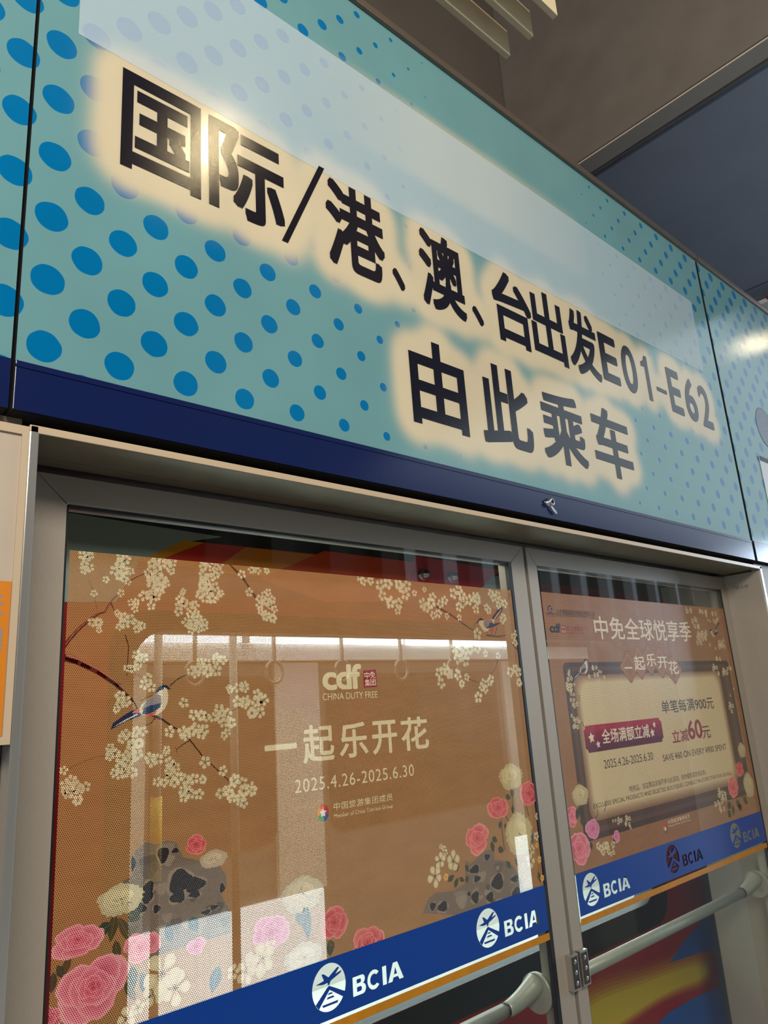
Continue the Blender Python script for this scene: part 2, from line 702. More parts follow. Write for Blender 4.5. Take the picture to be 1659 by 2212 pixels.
M['beam'] = mat('beam_edge_plaster', (104, 95, 87), 0.85, noise=0.1, nscale=6)
M['slat'] = mat('cream_louvre', (238, 222, 186), 0.5, noise=0.05)
M['floor'] = mat('platform_stone', (138, 136, 134), 0.4, noise=0.1, nscale=4)
M['rail'] = mat('bronze_rail', (120, 108, 98), 0.35, 0.6)
M['face'] = fascia_mat('fascia_print', (104, 150, 154), (206, 194, 164))
M['sheet'] = sheet_mat('milky_sheet')
M['film'] = film_mat('punched_film', True, 0.3, mottled=0.06)
M['art'] = film_mat('punched_print', True, 0.3)
M['paint'] = film_mat('train_livery', False, 0.25)
M['glass'] = glass_mat('clear_glass', (240, 246, 244))
M['band'] = mat('blue_band_vinyl', (0, 58, 142), 0.28, noise=0.03, nscale=10)
M['amber'] = mat('amber_stripe_vinyl', (184, 120, 10), 0.35, noise=0.08, nscale=40)
M['cabin'] = mat('cabin_white', (216, 214, 208), 0.4)
M['cabin_grey'] = mat('cabin_grey', (82, 76, 72), 0.5)
M['cabin_dark'] = mat('cabin_window_dark', (34, 32, 32), 0.12)
M['tube'] = mat('light_diffuser', (255, 255, 255), 0.5, emit=((236, 244, 255), 14.0))
M['daylit'] = mat('daylit_door_glass', (230, 234, 238), 0.3, emit=((240, 246, 255), 3.2))
M['post'] = mat('cabin_door_post', (176, 170, 164), 0.5)
M['pole'] = mat('dull_pole', (112, 104, 98), 0.6, 0.1)
M['bar'] = mat('matt_grey_bar', (168, 162, 150), 0.42, 0.25)
M['yellow'] = mat('yellow_grip', (220, 190, 40), 0.5)
M['emblem'] = mat('grey_emblem', (120, 130, 150), 0.4, noise=0.2, nscale=60)
M['paper'] = mat('white_notice', (216, 222, 230), 0.5)
M['red'] = mat('red_stripe', (210, 40, 50), 0.5)
M['white'] = mat('white_stripe', (240, 236, 228), 0.5)

YF = 0.0        # front of the fascia
YD = 0.14       # front of the door leaves

# ------------------------------------------------------------------ setting
struct(MB().box(-6, 26, -9, 0.45, -0.1, 0.0).build('floor', M['floor']))
# raised ceiling bay over the slats, and the lower ceiling slab to the right of it
ce = MB()
ce.box(-6, 2.95, -9, 0.8, 5.6, 5.7)
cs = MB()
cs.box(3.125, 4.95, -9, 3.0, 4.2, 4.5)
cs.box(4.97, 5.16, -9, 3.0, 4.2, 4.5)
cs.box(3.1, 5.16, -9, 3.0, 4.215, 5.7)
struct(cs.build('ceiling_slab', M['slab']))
struct(ce.build('ceiling', M['ceiling']))
bm_ = MB().box(2.95, 3.095, -9, 0.8, 4.2, 5.7, 0.012)
struct(bm_.build('trim_1', M['beam']))
struct(MB().box(2.958, 3.06, -9, 0.8, 4.192, 4.2).build('lit_soffit_strip', mat('beam_soffit_lit_tone', (176, 166, 156), 0.8, noise=0.05)))  # strip added paler than the beam, as if its underside were lit
struct(MB().box(-6, 3.3, 0.8, 0.95, 3.0, 5.7).build('wall_trackside', M['ceiling']))
# opposite side of the platform: posts with daylight between them
wb = MB()
for i in range(26):
    x = -4.0 + i * 1.15
    wb.box(x, x + 0.42, -8.3, -8.0, 0.0, 5.7)
wb.box(-6, 9.5, -8.35, -8.3, 0.9, 5.2)  # solid stretch added to keep bright gaps out of the left door's reflection
wb.box(-6, 26, -8.3, -8.0, 5.2, 5.7)
wb.box(-6, 26, -8.3, -8.0, 0.0, 0.9)
struct(wb.build('wall_opposite', M['pillar']))
# track side behind the screen: black enclosure added around the train to keep it dark
tw = MB()
tw.box(-5, 10, 4.4, 4.5, -1.0, 3.2)
tw.box(-5, 10, 0.36, 4.4, 2.75, 2.9)
tw.box(-5, 10, 0.45, 4.5, -1.1, -1.0)
tw.box(-5.1, -5, 0.3, 4.5, -1.0, 2.9)
tw.box(10, 10.1, 0.3, 4.5, -1.0, 2.9)
struct(tw.build('wall_blackout', M['void']))

for k in range(3):
    y = 0.24 - 0.118 * k
    o = MB().box(-2.2, 2.18, y - 0.012, y + 0.012, 4.2, 4.33, 0.002).build('ceiling_slat', M['slat'])
    nm = ['cream ceiling slat nearest the sign, longest of the three in the photo', 'middle one of the three cream ceiling slats above the sign',
          'cream ceiling slat farthest from the sign, only its tip in the photo'][k]
    tag(o, nm, 'ceiling slat', 'cream louvre slats under the ceiling')

# striped edge board and pale slats far right, above the fascia
bd = thing('striped_edge_board', 'red and white striped board under the ceiling at the far right', 'board', (5.18, 0.4, 4.17))
for k in range(16):
    y = -0.4 + k * 0.075
    q = MB()
    q.v = [(x, a + y, z) for x in (5.166, 5.200) for a, z in ((0, 4.168), (0.075, 4.168), (0.09, 4.198), (0.015, 4.198))]
    q.f = [(0, 3, 2, 1), (4, 5, 6, 7), (0, 1, 5, 4), (3, 7, 6, 2), (0, 4, 7, 3), (1, 2, 6, 5)]
    q.c = [(1, 1, 1, 1)] * 8
    q.smooth = [False] * 6
    q.build('stripe', M['red'] if k % 2 else M['white'], bd)
MB().box(5.166, 5.200, -0.45, 0.90, 4.1985, 4.23).build('hanger_plate', M['rail'], bd)
sl = thing('white_louvre_panel', 'bright white slatted panel behind the striped board at far right', 'louvre', (7.0, 0.4, 4.2))
for k in range(8):
    MB().box(5.215, 9.5, -0.62 + 0.16 * k, -0.51 + 0.16 * k, 4.21, 4.24).build('slat', M['white'], sl)
MB().box(5.215, 9.5, -0.8, 0.9, 4.40, 4.44).build('back_board', M['rail'], sl)

# ------------------------------------------------------------------ fascia with the sign
X0, X1, ZB, ZS, ZT = 0.305, 3.075, 2.087, 2.170, 3.46
LINE1 = [('国', 0.46, 2.617, 0.627, 2.840), ('际', 0.645, 2.617, 0.832, 2.838),
         ('港', 0.950, 2.606, 1.133, 2.844), ('、', 1.155, 2.614, 1.196, 2.672), ('澳', 1.258, 2.605, 1.430, 2.842),
         ('、', 1.455, 2.614, 1.500, 2.670), ('台', 1.552, 2.600, 1.735, 2.836), ('出', 1.733, 2.602, 1.908, 2.838),
         ('发', 1.925, 2.603, 2.102, 2.842)]
LATIN = [('E', 2.112, 2.622, 2.222, 2.800), ('0', 2.250, 2.618, 2.348, 2.800), ('1', 2.390, 2.620, 2.440, 2.798),
         ('-', 2.484, 2.676, 2.560, 2.692), ('E', 2.582, 2.616, 2.680, 2.800), ('6', 2.712, 2.614, 2.808, 2.800),
         ('2', 2.838, 2.612, 2.932, 2.796)]
LINE2 = [('由', 1.188, 2.264, 1.390, 2.500), ('此', 1.448, 2.266, 1.668, 2.508), ('乘', 1.716, 2.266, 1.942, 2.496),
         ('车', 1.988, 2.272, 2.216, 2.508)]
fx = thing('sign_fascia', 'turquoise overhead sign panel with big black Chinese lettering and E01-E62', 'sign', ((X0 + X1) / 2, 0.1, ZB))


def letters(items, bold, square=True):
    v, f = [], []
    for ch, a, b, c, d in items:
        if ch == '1':                               # stem with a short flag
            vv = [(c, b), (c, d), (c - 0.019, d), (c - 0.030, d - 0.022), (a, d - 0.032), (a, d - 0.050), (c - 0.025, d - 0.046), (c - 0.025, b)]
            ff = [(0, 1, 2, 6, 7), (2, 3, 4, 5, 6)]
            GL['n'] = 8
        else:
            vv, ff = text_in(ch, a, b, c, d, bold, 1.0, square)
        n = len(v)
        v += [(p[0], -0.0012 - 0.000003 * (i // GL['n']), p[1]) for i, p in enumerate(vv)]
        f += [tuple(i + n for i in q) for q in ff]
    return v, f


v1, f1 = letters(LINE1, 0.022)
vl, fl = letters(LATIN, 0.020, False)
slash = [(0.822, 2.606), (0.838, 2.606), (0.952, 2.858), (0.936, 2.858)]
n = len(v1)
v1 += [(p[0], -0.0012, p[1]) for p in slash]
f1.append((n, n + 1, n + 2, n + 3))
v2, f2 = letters(LINE2, 0.021)


def edge_samples(v, f, step=0.006):
    out = []
    for q in f:
        for i in range(len(q)):
            a, b = v[q[i - 1]][::2], v[q[i]][::2]
            k = max(1, int(math.hypot(a[0] - b[0], a[1] - b[1]) / step))
            for j in range(k):
                out.append((round((a[0] + (b[0] - a[0]) * j / k) / step), round((a[1] + (b[1] - a[1]) * j / k) / step)))
    return np.array(sorted(set(out)), dtype=np.float32) * step


halo_pts = np.concatenate([edge_samples(v1, f1), edge_samples(vl, fl), edge_samples(v2, f2)])
old_pts = np.array([(x, z) for x in np.arange(0.98, 2.06, 0.03) for z in (3.06, 3.10, 3.14, 3.175)], dtype=np.float32)


def halo_at(xz):
    xz = np.asarray(xz, dtype=np.float32)
    out = np.zeros(len(xz), dtype=np.float32)
    for i in range(0, len(xz), 1500):
        c = xz[i:i + 1500]
        d = np.exp(-((c[:, None, :] - halo_pts[None]) ** 2).sum(2) / (2 * 0.027 ** 2)).sum(1)
        d2 = np.sqrt(((c[:, None, :] - old_pts[None]) ** 2).sum(2)).min(1)
        h = 1 - np.exp(-d / 3.4)
        h2 = 1 - np.clip((d2 - 0.04) / 0.05, 0, 1)
        h2 = 0.62 * h2 * h2 * (3 - 2 * h2) * np.clip((2.25 - c[:, 0]) / 0.7, 0, 1) * np.clip((c[:, 0] - 0.90) / 0.45, 0, 1)
        out[i:i + 1500] = np.maximum(h, h2)
    return out


def grid_face(x0, x1, z0, z1, y, step):
    nx, nz = max(1, round((x1 - x0) / step)), max(1, round((z1 - z0) / step))
    b = MB()
    v = [(x0 + (x1 - x0) * i / nx, y, z0 + (z1 - z0) * j / nz) for j in range(nz + 1) for i in range(nx + 1)]
    f = [(j * (nx + 1) + i, j * (nx + 1) + i + 1, (j + 1) * (nx + 1) + i + 1, (j + 1) * (nx + 1) + i)
         for j in range(nz) for i in range(nx)]
    return b.add(v, f)


MB().box(X0, X1, 0.0015, 0.34, ZB, ZT).build('housing', M['void'], fx)
g = grid_face(X0, X1, ZS, ZT, 0.0, 0.0095)
g.build('printed_face', M['face'], fx, halo_at([(p[0], p[2]) for p in g.v]))
b = MB()
b.add(v1, f1)
b.build('lettering', M['ink'], fx)
b = MB()
b.add(vl, fl)
b.build('gate_range_lettering', M['ink'], fx)
b = MB()
b.add(v2, f2)
b.build('lettering', M['ink'], fx)
o = MB().prism([(0.374, 2.862), (0.95, 2.845), (1.9, 2.852), (2.93, 2.872), (2.945, 3.205), (1.9, 3.222), (0.374, 3.235)],
               -0.0009, -0.0006).build('cover_sheet', M['sheet'], fx)
o['label'] = 'pale milky sheet stuck over an old line of text'
MB().box(X0, X1, -0.003, 0.0, ZB, ZS, 0.001).build('stripe', M['navy'], fx)
MB().box(X0, X1, -0.0045, -0.003, ZS - 0.011, ZS - 0.007).build('stripe_groove', M['navy'], fx)
MB().box(X0, X1, -0.012, 0.02, ZT, ZT + 0.026, 0.004).build('top_rail', M['rail'], fx)
lk = MB().lathe_y(1.694, 2.132, [(0.0, -0.016), (0.0055, -0.016), (0.0062, -0.0185), (0.0098, -0.0185), (0.0108, -0.0165),
                                 (0.0108, -0.009), (0.0125, -0.008), (0.0125, -0.003)]).build('lock', M['chrome'], fx)
MB().lathe_y(1.694, 2.132, [(0.0, -0.0166), (0.0058, -0.0166), (0.0058, -0.0155)]).build('keyhole', M['black'], lk)
MB().prism([(1.699, 2.123), (1.706, 2.117), (1.719, 2.108), (1.721, 2.101), (1.712, 2.101), (1.700, 2.110), (1.694, 2.118)],
           -0.011, -0.0085).build('cover_flap', M['chrome'], lk)


def side_fascia(name, label, x0, x1):
    t = thing(name, label, 'sign panel', ((x0 + x1) / 2, 0.1, ZB))
    MB().box(x0, x1, 0.0015, 0.34, ZB, ZT).build('housing', M['void'], t)
    g = MB().box(x0, x1, 0.0, 0.0015, ZS, ZT)
    g.build('printed_face', M['face'], t, [0.0] * len(g.v))
    MB().box(x0, x1, -0.003, 0.0, ZB, ZS, 0.001).build('stripe', M['navy'], t)
    MB().box(x0, x1, -0.012, 0.02, ZT, ZT + 0.026, 0.004).build('top_rail', M['rail'], t)
    return t


side_fascia('dotted_fascia', 'turquoise fascia panel with large blue dots left of the lettered sign', -1.6, 0.2985)
rt = side_fascia('dotted_fascia', 'bluish dotted fascia panel right of the lettered sign, with a round emblem', 3.0985, 5.9)
ec = P(1653, 924, 0)
em = MB().prism(circle(ec[0], ec[1], 0.098, 40), -0.0012, -0.0003).build('round_emblem', M['emblem'], rt)
v, f = fill2d([circle(ec[0], ec[1], 0.098, 40), circle(ec[0], ec[1], 0.093, 40)])
b = MB()
b.add([(p[0], -0.0014, p[1]) for p in v], f)
b.build('emblem_ring', M['navy'], em)
nc = P(1638, 985, 0)
nt_ = MB().box(nc[0], nc[0] + 0.5, -0.004, -0.001, nc[1] - 0.29, nc[1]).build('notice_sheet', M['paper'], rt)
MB().box(nc[0], nc[0] + 0.5, -0.006, -0.004, nc[1] - 0.02, nc[1]).build('notice_header', M['black'], nt_)

# ------------------------------------------------------------------ door surround
sr = thing('door_surround', 'aluminium surround framing the pair of glass doors under the blue stripe', 'door frame', (1.7, 0.07, 0.0))
MB().box(0.331, 3.115, -0.004, 0.10, 2.053, 2.059).build('soffit_plate', M['soffit'], sr)
MB().box(0.331, 3.115, 0.10, 0.136, 2.0525, 2.059).build('soffit_plate', M['soffit'], sr)
MB().box(0.331, 3.115, -0.006, 0.004, 2.0535, 2.066, 0.0015).build('front_lip', M['cream2'], sr)
MB().box(0.331, 0.345, -0.006, 0.136, 0.0, 2.066, 0.002).build('left_jamb', M['alu_bright'], sr)
jb = MB().box(3.093, 3.098, 0.0, 0.42, 0.0, 2.047).build('right_jamb', M['alu'], sr)
MB().box(3.098, 3.115, -0.006, 0.03, 0.0, 2.067, 0.002).build('right_edge', M['alu_bright'], sr)
# stamped number on the right jamb (normal -x); u runs along +y to -y as read from the left


def jamb_text(t, y_left, y_right, z0, z1, m):
    v, f = text_in(t, 0, 0, 1, 1, 0.0)
    b = MB()
    b.add([(3.0925, y_left + (y_right - y_left) * p[0], z0 + (z1 - z0) * p[1]) for p in v], [q for q in f])
    return b.build('stamped_number', m, jb)


jamb_text('T3C-2-10', 0.110, 0.052, 1.988, 2.000, M['black'])
jamb_text('NO', 0.126, 0.102, 2.008, 2.015, M['greytext'])
MB().box(0.331, 3.115, 0.10, 0.34, 2.060, ZB - 0.001).build('header_seal', M['void'], sr)

# ------------------------------------------------------------------ screen doors
ZD1, ZG1 = 2.041, 1.990        # top of the leaf, top of the glass
ZD0, ZG0 = 0.03, 0.10
BZ0, BZ1 = 1.0445, 1.148       # blue band
FZ1 = 1.9075                   # top of the film
FILM_Y = 0.1395
GLASS_Y = 0.140


def airplane_logo(cx, cz, r):
    """islands left blue inside the round cut-out"""
    T = lambda l: [(cx + x * r, cz + z * r) for x, z in l]
    plane = T([(-0.78, 0.26), (-0.30, 0.34), (-0.42, 0.62), (-0.30, 0.62), (-0.02, 0.42), (0.52, 0.72), (0.66, 0.70), (0.40, 0.46),
               (0.80, 0.54), (0.72, 0.44), (0.10, 0.24), (0.02, 0.10), (-0.08, 0.10), (-0.08, 0.20), (-0.36, 0.18)])
    legs = T([(0.0, 0.06), (0.93, -0.40), (0.80, -0.60), (0.02, -0.12), (-0.66, -0.78), (-0.84, -0.56), (-0.10, 0.02)])
    bars = [T([(-0.04, -0.24), (0.14, -0.24), (0.20, -0.31), (-0.12, -0.31)]),
            T([(-0.10, -0.40), (0.22, -0.40), (0.30, -0.48), (-0.20, -0.48)]),
            T([(-0.46, -0.66), (0.52, -0.66), (0.46, -0.76), (-0.40, -0.76)])]
    return [plane, legs] + bars


def bcia(x, z, w, h):
    """heavy sans letters B C I A as cut-out outlines with their counters"""
    T = lambda l: [(x + a * w, z + b * h) for a, b in l]

    def bowl(x0, x1, z0, z1, n=8):
        r = (z1 - z0) / 2
        rx = r * h / w * 0.95
        return [(x1 - rx + rx * math.sin(math.pi * k / n), z0 + r - r * math.cos(math.pi * k / n)) for k in range(n + 1)]
    out = []
    out.append(T([(0.0, 0.0)] + bowl(0, 0.245, 0.0, 0.55) + bowl(0, 0.232, 0.55, 1.0) + [(0.0, 1.0)]))
    out.append(T([(0.075, 0.18)] + bowl(0, 0.168, 0.18, 0.43) + [(0.075, 0.43)]))
    out.append(T([(0.075, 0.62)] + bowl(0, 0.158, 0.62, 0.83) + [(0.075, 0.83)]))
    cx, cz, ro, ri = 0.405, 0.5, 0.52, 0.30
    kx = h / w
    arc = [(cx + ro * kx * math.cos(t), cz + ro * math.sin(t)) for t in [math.radians(40 + 280 * k / 24) for k in range(25)]]
    arc += [(cx + ri * kx * math.cos(t), cz + ri * math.sin(t)) for t in [math.radians(312 - 264 * k / 24) for k in range(25)]]
    out.append(T(arc))
    out.append(T([(0.575, 0.0), (0.655, 0.0), (0.655, 1.0), (0.575, 1.0)]))
    out.append(T([(0.68, 0.0), (0.765, 0.0), (0.79, 0.2), (0.885, 0.2), (0.912, 0.0), (1.0, 0.0), (0.885, 1.0), (0.795, 1.0)]))
    out.append(T([(0.805, 0.36), (0.87, 0.36), (0.838, 0.74)]))
    return out


def band_mesh(x0, x1, logos):
    loops = [[(x0, BZ0), (x1, BZ0), (x1, BZ1), (x0, BZ1)]]
    for lx in logos:
        loops.append(circle(lx, 1.099, 0.0405, 40))
        loops += airplane_logo(lx, 1.099, 0.0405)
        loops += bcia(lx + 0.058, 1.0665, 0.136, 0.0335)
    v, f = fill2d(loops)
    b = MB()
    b.add([(p[0], FILM_Y - 0.001, p[1]) for p in v], f)
    return b


def leaf(label, xl, xr, gl, gr, gasket_l, gasket_r):
    t = thing('glass_screen_door', label, 'door', ((xl + xr) / 2, 0.18, 0.0), 'platform screen door leaves')
    c = 0.0012
    y0, y1 = YD, YD + 0.048
    # mitred frame bars
    MB().prism([(xl, ZD0), (gl - c, ZG0 + c), (gl - c, ZG1 - c), (xl, ZD1)], y0, y1).build('frame_stile', M['alu'], t)
    st = MB().prism([(gr + c, ZG0 + c), (xr, ZD0), (xr, ZD1), (gr + c, ZG1 - c)], y0, y1).build('frame_stile', M['alu'], t)
    MB().prism([(gl, ZG1), (gr, ZG1), (xr - c, ZD1), (xl + c, ZD1)], y0, y1).build('frame_rail', M['alu'], t)
    MB().prism([(xl + c, ZD0), (xr - c, ZD0), (gr, ZG0), (gl, ZG0)], y0, y1).build('frame_rail', M['alu'], t)
    gk = MB()
    gk.box(gl, gl + gasket_l, y0 + 0.002, y0 + 0.012, ZG0, ZG1)
    gk.box(gr - gasket_r, gr, y0 - 0.0005, y0 + 0.012, ZG0, ZG1)
    gk.box(gl, gr, y0 + 0.002, y0 + 0.012, ZG1 - 0.006, ZG1)
    gk.box(gl, gr, y0 + 0.002, y0 + 0.012, ZG0, ZG0 + 0.006)
    gk.build('gasket', M['black'], t)
    MB().box(gl, gr, GLASS_Y + 0.0005, GLASS_Y + 0.008, ZG0, ZG1).build('glass_pane', M['glass'], t)
    return t, st


LX = (0.388, 1.7455, 0.443, 1.683, 0.003, 0.0145)
RX = (1.7605, 3.091, 1.806, 3.040, 0.003, 0.012)
dl, st_l = leaf('left glass screen door with orange film, cdf lettering and blossom branches', *LX)
dr, st_r = leaf('right glass screen door with the cream discount poster and maroon badge', *RX)
MB().box(1.7455, 1.7605, YD + 0.02, YD + 0.045, ZD0, ZD1).build('centre_seal', M['black'], dl)
MB().box(0.346, 0.387, YD + 0.02, YD + 0.09, ZD0, 2.045).build('edge_seal', M['black'], dl)

for t, st, x0, x1, logos in ((dl, st_l, 0.4462, 1.6685, (0.503, 0.972, 1.441)), (dr, st_r, 1.809, 3.0275, (1.873, 2.330, 2.7865))):
    bo = band_mesh(x0, x1, logos).build('blue_band', M['band'], t)
    bo['label'] = 'blue band with cut-out BCIA lettering and round aircraft logos'
    MB().box(x0, x1, FILM_Y - 0.001, FILM_Y, 1.0225, 1.0385).build('amber_stripe', M['amber'], t)
# latch blocks at the meeting stiles
for t, xa, xb in ((dl, 1.7225, 1.7540), (dr, 1.7660, 1.7985)):
    k = MB().box(xa, xb, YD - 0.017, YD, 0.894, 0.975, 0.0012).build('latch_block', M['steel'], t)
    MB().box(xa + 0.0045, xb - 0.0045, YD - 0.0185, YD - 0.017, 0.899, 0.970).build('latch_face', M['darkmetal'], k)
    for z in (0.910, 0.934, 0.958):
        MB().lathe_y((xa + xb) / 2, z, [(0.0, YD - 0.0195), (0.0042, YD - 0.0195), (0.0055, YD - 0.0185)], 14).build('screw', M['steel'], k)


def push_bar(t, x0, x1, zb):
    y = YD + 0.075
    pts = [(x0, y, zb), (x1 - 0.12, y, zb)]
    b = MB().tube(pts, 0.0165, 18)
    o = b.build('push_bar', M['bar'], t)
    e = [(x1 - 0.12, y, zb)]
    for k in range(1, 8):
        a = k / 7
        e.append((x1 - 0.12 + 0.112 * a, y - 0.012 * a * a, zb + 0.034 * a * a))
    MB().tube(e, [0.0168 + 0.009 * (k / 7) for k in range(8)], 18).build('end_elbow', M['bar'], o)
    MB().tube([(x1 - 0.126, y, zb), (x1 - 0.118, y, zb)], 0.0178, 18).build('collar', M['darkmetal'], o)
    MB().tube([(x1 - 0.012, y - 0.012, zb + 0.01), (x1 + 0.002, y - 0.012, zb + 0.01)], 0.046, 24).build('end_flange', M['bar'], o)
    return o


push_bar(dl, 0.45, 1.683, 0.880)
push_bar(dr, 1.79, 3.040, 0.880)

# ------------------------------------------------------------------ printed artwork helpers
CREAM = (240, 222, 176)
CREAM_D = (206, 176, 124)
BROWN = (92, 56, 34)


def blossom(a, x, z, r, rnd, layer, stretch=1.0):
    rot = rnd.uniform(0, 6.28)
    tone = rnd.uniform(-14, 8)
    co = tuple(max(0, min(255, c + tone)) for c in CREAM)
    for k in range(5):
        t = rot + k * 2 * math.pi / 5 + rnd.uniform(-0.12, 0.12)
        ln = r * rnd.uniform(0.86, 1.08)
        wd_ = r * rnd.uniform(0.33, 0.41)
        pts = []
        for u, w in ((0.12, 0.05), (0.36, 0.42), (0.62, 0.95), (0.82, 0.98), (0.97, 0.62), (1.08, 0.0), (0.97, -0.62), (0.82, -0.98),
                     (0.62, -0.95), (0.36, -0.42), (0.12, -0.05)):
            px, pz = u * ln, w * wd_
            pts.append((x + (px * math.cos(t) - pz * math.sin(t)), z + stretch * (px * math.sin(t) + pz * math.cos(t))))
        ctr = (x + 0.6 * ln * math.cos(t), z + stretch * 0.6 * ln * math.sin(t))
        a.grad(pts, ctr, co, tuple(c - 20 for c in co), layer)
        a.stroke([(x, z), (x + 0.42 * ln * math.cos(t), z + stretch * 0.42 * ln * math.sin(t))], r * 0.07, r * 0.02, BROWN, layer + 1)


def cluster(a, zm, u, v, r, n, rnd, base=4):
    for k in range(n):
        if n == 1:
            q, s = (u, v), r * 1.22
        else:
            t = rnd.uniform(0, 6.28) if k == 0 else k * 6.283 / max(n - 1, 1) + rnd.uniform(-0.3, 0.3)
            rr = 0 if (k == 0 and n > 3) else r * 0.58
            q = (u + rr * math.cos(t), v + rr * math.sin(t))
            s = r * (0.84 if n <= 3 else 0.72)
        x, z = zm(*q)
        blossom(a, x, z, zm.radv(q[0], q[1], s), rnd, base + 2 * (k % 3))


def leaf_shape(a, x, z, ln, wd_, ang, col, layer):
    c, s = math.cos(ang), math.sin(ang)
    prof = [(0, 0), (0.2, 0.7), (0.45, 1.0), (0.72, 0.72), (1, 0), (0.72, -0.72), (0.45, -1.0), (0.2, -0.7)]
    a.poly([(x + u * ln * c - w * wd_ * s, z + u * ln * s + w * wd_ * c) for u, w in prof], col, layer)
    a.stroke([(x, z), (x + ln * c, z + ln * s)], wd_ * 0.14, wd_ * 0.03, tuple(min(255, q + 34) for q in col), layer + 1)


def wobble(x, z, rx, rz, n, amp, rnd, lobes=5, ph=0.0):
    out = []
    for k in range(n):
        t = 2 * math.pi * k / n
        m = 1 + amp * math.sin(lobes * t + ph) + rnd.uniform(-amp, amp) * 0.35
        out.append((x + rx * m * math.cos(t), z + rz * m * math.sin(t)))
    return out


def mixc(a, b, t):
    return tuple(p + (q - p) * t for p, q in zip(a, b))


def rose(a, x, z, rx, rz, light, mid, dark, seed, layer=8, open_=0.0):
    """petals laid in a golden-angle spiral, each with a pale rim, the heart darker"""
    rnd = random.Random(seed)
    rim = mixc(light, (255, 226, 206), 0.5)
    th = rnd.uniform(0, 6.28)
    n = 17
    for i in range(n):
        t = i / (n - 1)
        r = 1.0 - 0.86 * t ** 0.82
        th += 2.399 + rnd.uniform(-0.25, 0.25)
        off = 0.44 * r if i > 4 else 0.50
        cx = x + rx * off * math.cos(th)
        cz = z + rz * (off * math.sin(th) + 0.10 * t * open_)
        ct, st_ = math.cos(th), math.sin(th)
        tang, rad_ = 0.62 * r + 0.03, 0.50 * r + 0.03
        pts, pin = [], []
        w1, w2 = rnd.uniform(0, 6), rnd.uniform(0, 6)
        for q in range(26):
            w = 2 * math.pi * q / 26
            m = 1 + 0.07 * math.sin(3 * w + w1) + 0.035 * math.sin(7 * w + w2)
            eu, ev = rad_ * math.cos(w) * m, tang * math.sin(w) * m
            for lst, k, sh in ((pts, 1.0, 0.0), (pin, 0.90 - 0.08 * t, -0.055 * r)):
                u, v = eu * k + sh, ev * k
                lst.append((cx + rx * (u * ct - v * st_), cz + rz * (u * st_ + v * ct)))
        a.k = 0
        a.poly(pts, mixc(rim, mid, 0.15 + 0.35 * t + rnd.uniform(0, 0.12)), layer + i * 0.7)
        a.grad(pin, (cx - rx * rad_ * 0.55 * ct, cz - rz * rad_ * 0.55 * st_), mixc(mid, dark, 0.40 + 0.5 * t),
               mixc(light, mid, 0.10 + 0.65 * t + rnd.uniform(-0.1, 0.1)), layer + i * 0.7 + 0.3)


def carnation(a, x, z, rx, rz, col, seed, layer=8):
    rnd = random.Random(seed)
    dark = tuple(c * 0.74 for c in col)
    for q, s in enumerate((1.0, 0.84, 0.66, 0.48, 0.30)):
        n = 44 - 6 * q
        pts = []
        for k in range(n):
            t = 2 * math.pi * k / n
            m = s * (1 + (0.035 if k % 2 else -0.035) + rnd.uniform(-0.05, 0.05) + 0.05 * math.sin(5 * t + q))
            pts.append((x + rx * (m * math.cos(t) + 0.08 * q * math.sin(q * 2.1)), z + rz * (m * math.sin(t) + 0.05 * q)))
        c = mixc(dark, col, 0.45 + 0.14 * q)
        a.grad(pts, (x, z), mixc(c, dark, 0.35), c, layer + 2 * q)
        for k in range(9 - q):
            t = rnd.uniform(0, 6.28)
            p0, p1 = s * 0.45, s * 0.9
            a.stroke([(x + rx * p0 * math.cos(t), z + rz * p0 * math.sin(t)),
                      (x + rx * (p0 + p1) / 2 * math.cos(t + 0.12), z + rz * (p0 + p1) / 2 * math.sin(t + 0.12)),
                      (x + rx * p1 * math.cos(t), z + rz * p1 * math.sin(t))], rx * 0.035, rx * 0.015, dark, layer + 2 * q + 1)


def rock(a, pts, holes, seed, layer=2):
    rnd = random.Random(seed)
    a.poly(pts, (126, 108, 92), layer)
    xs, zs = [p[0] for p in pts], [p[1] for p in pts]
    for k in range(46):                              # mottled veins
        x, z = rnd.uniform(min(xs), max(xs)), rnd.uniform(min(zs), max(zs))
        if not inside((x, z), pts):
            continue
        r = rnd.uniform(0.006, 0.018)
        q = [p for p in wobble(x, z, r, r * 0.8, 12, 0.2, rnd, 3)]
        if all(inside(p, pts) for p in q):
            a.poly(q, rnd.choice(((146, 128, 110), (108, 92, 80), (98, 84, 74), (156, 138, 116))), layer + 1)
    for (x, z, rx, rz) in holes:
        a.poly(wobble(x, z, rx * 1.25, rz * 1.2, 20, 0.12, rnd, 3, rnd.uniform(0, 6)), (154, 134, 112), layer + 2)
        a.poly(wobble(x + rx * 0.06, z, rx, rz, 20, 0.14, rnd, 3, rnd.uniform(0, 6)), (40, 38, 42), layer + 3)


def inside(p, poly):
    r = False
    for i in range(len(poly)):
        a, b = poly[i - 1], poly[i]
        if (a[1] > p[1]) != (b[1] > p[1]) and p[0] < (b[0] - a[0]) * (p[1] - a[1]) / (b[1] - a[1]) + a[0]:
            r = not r
    return r


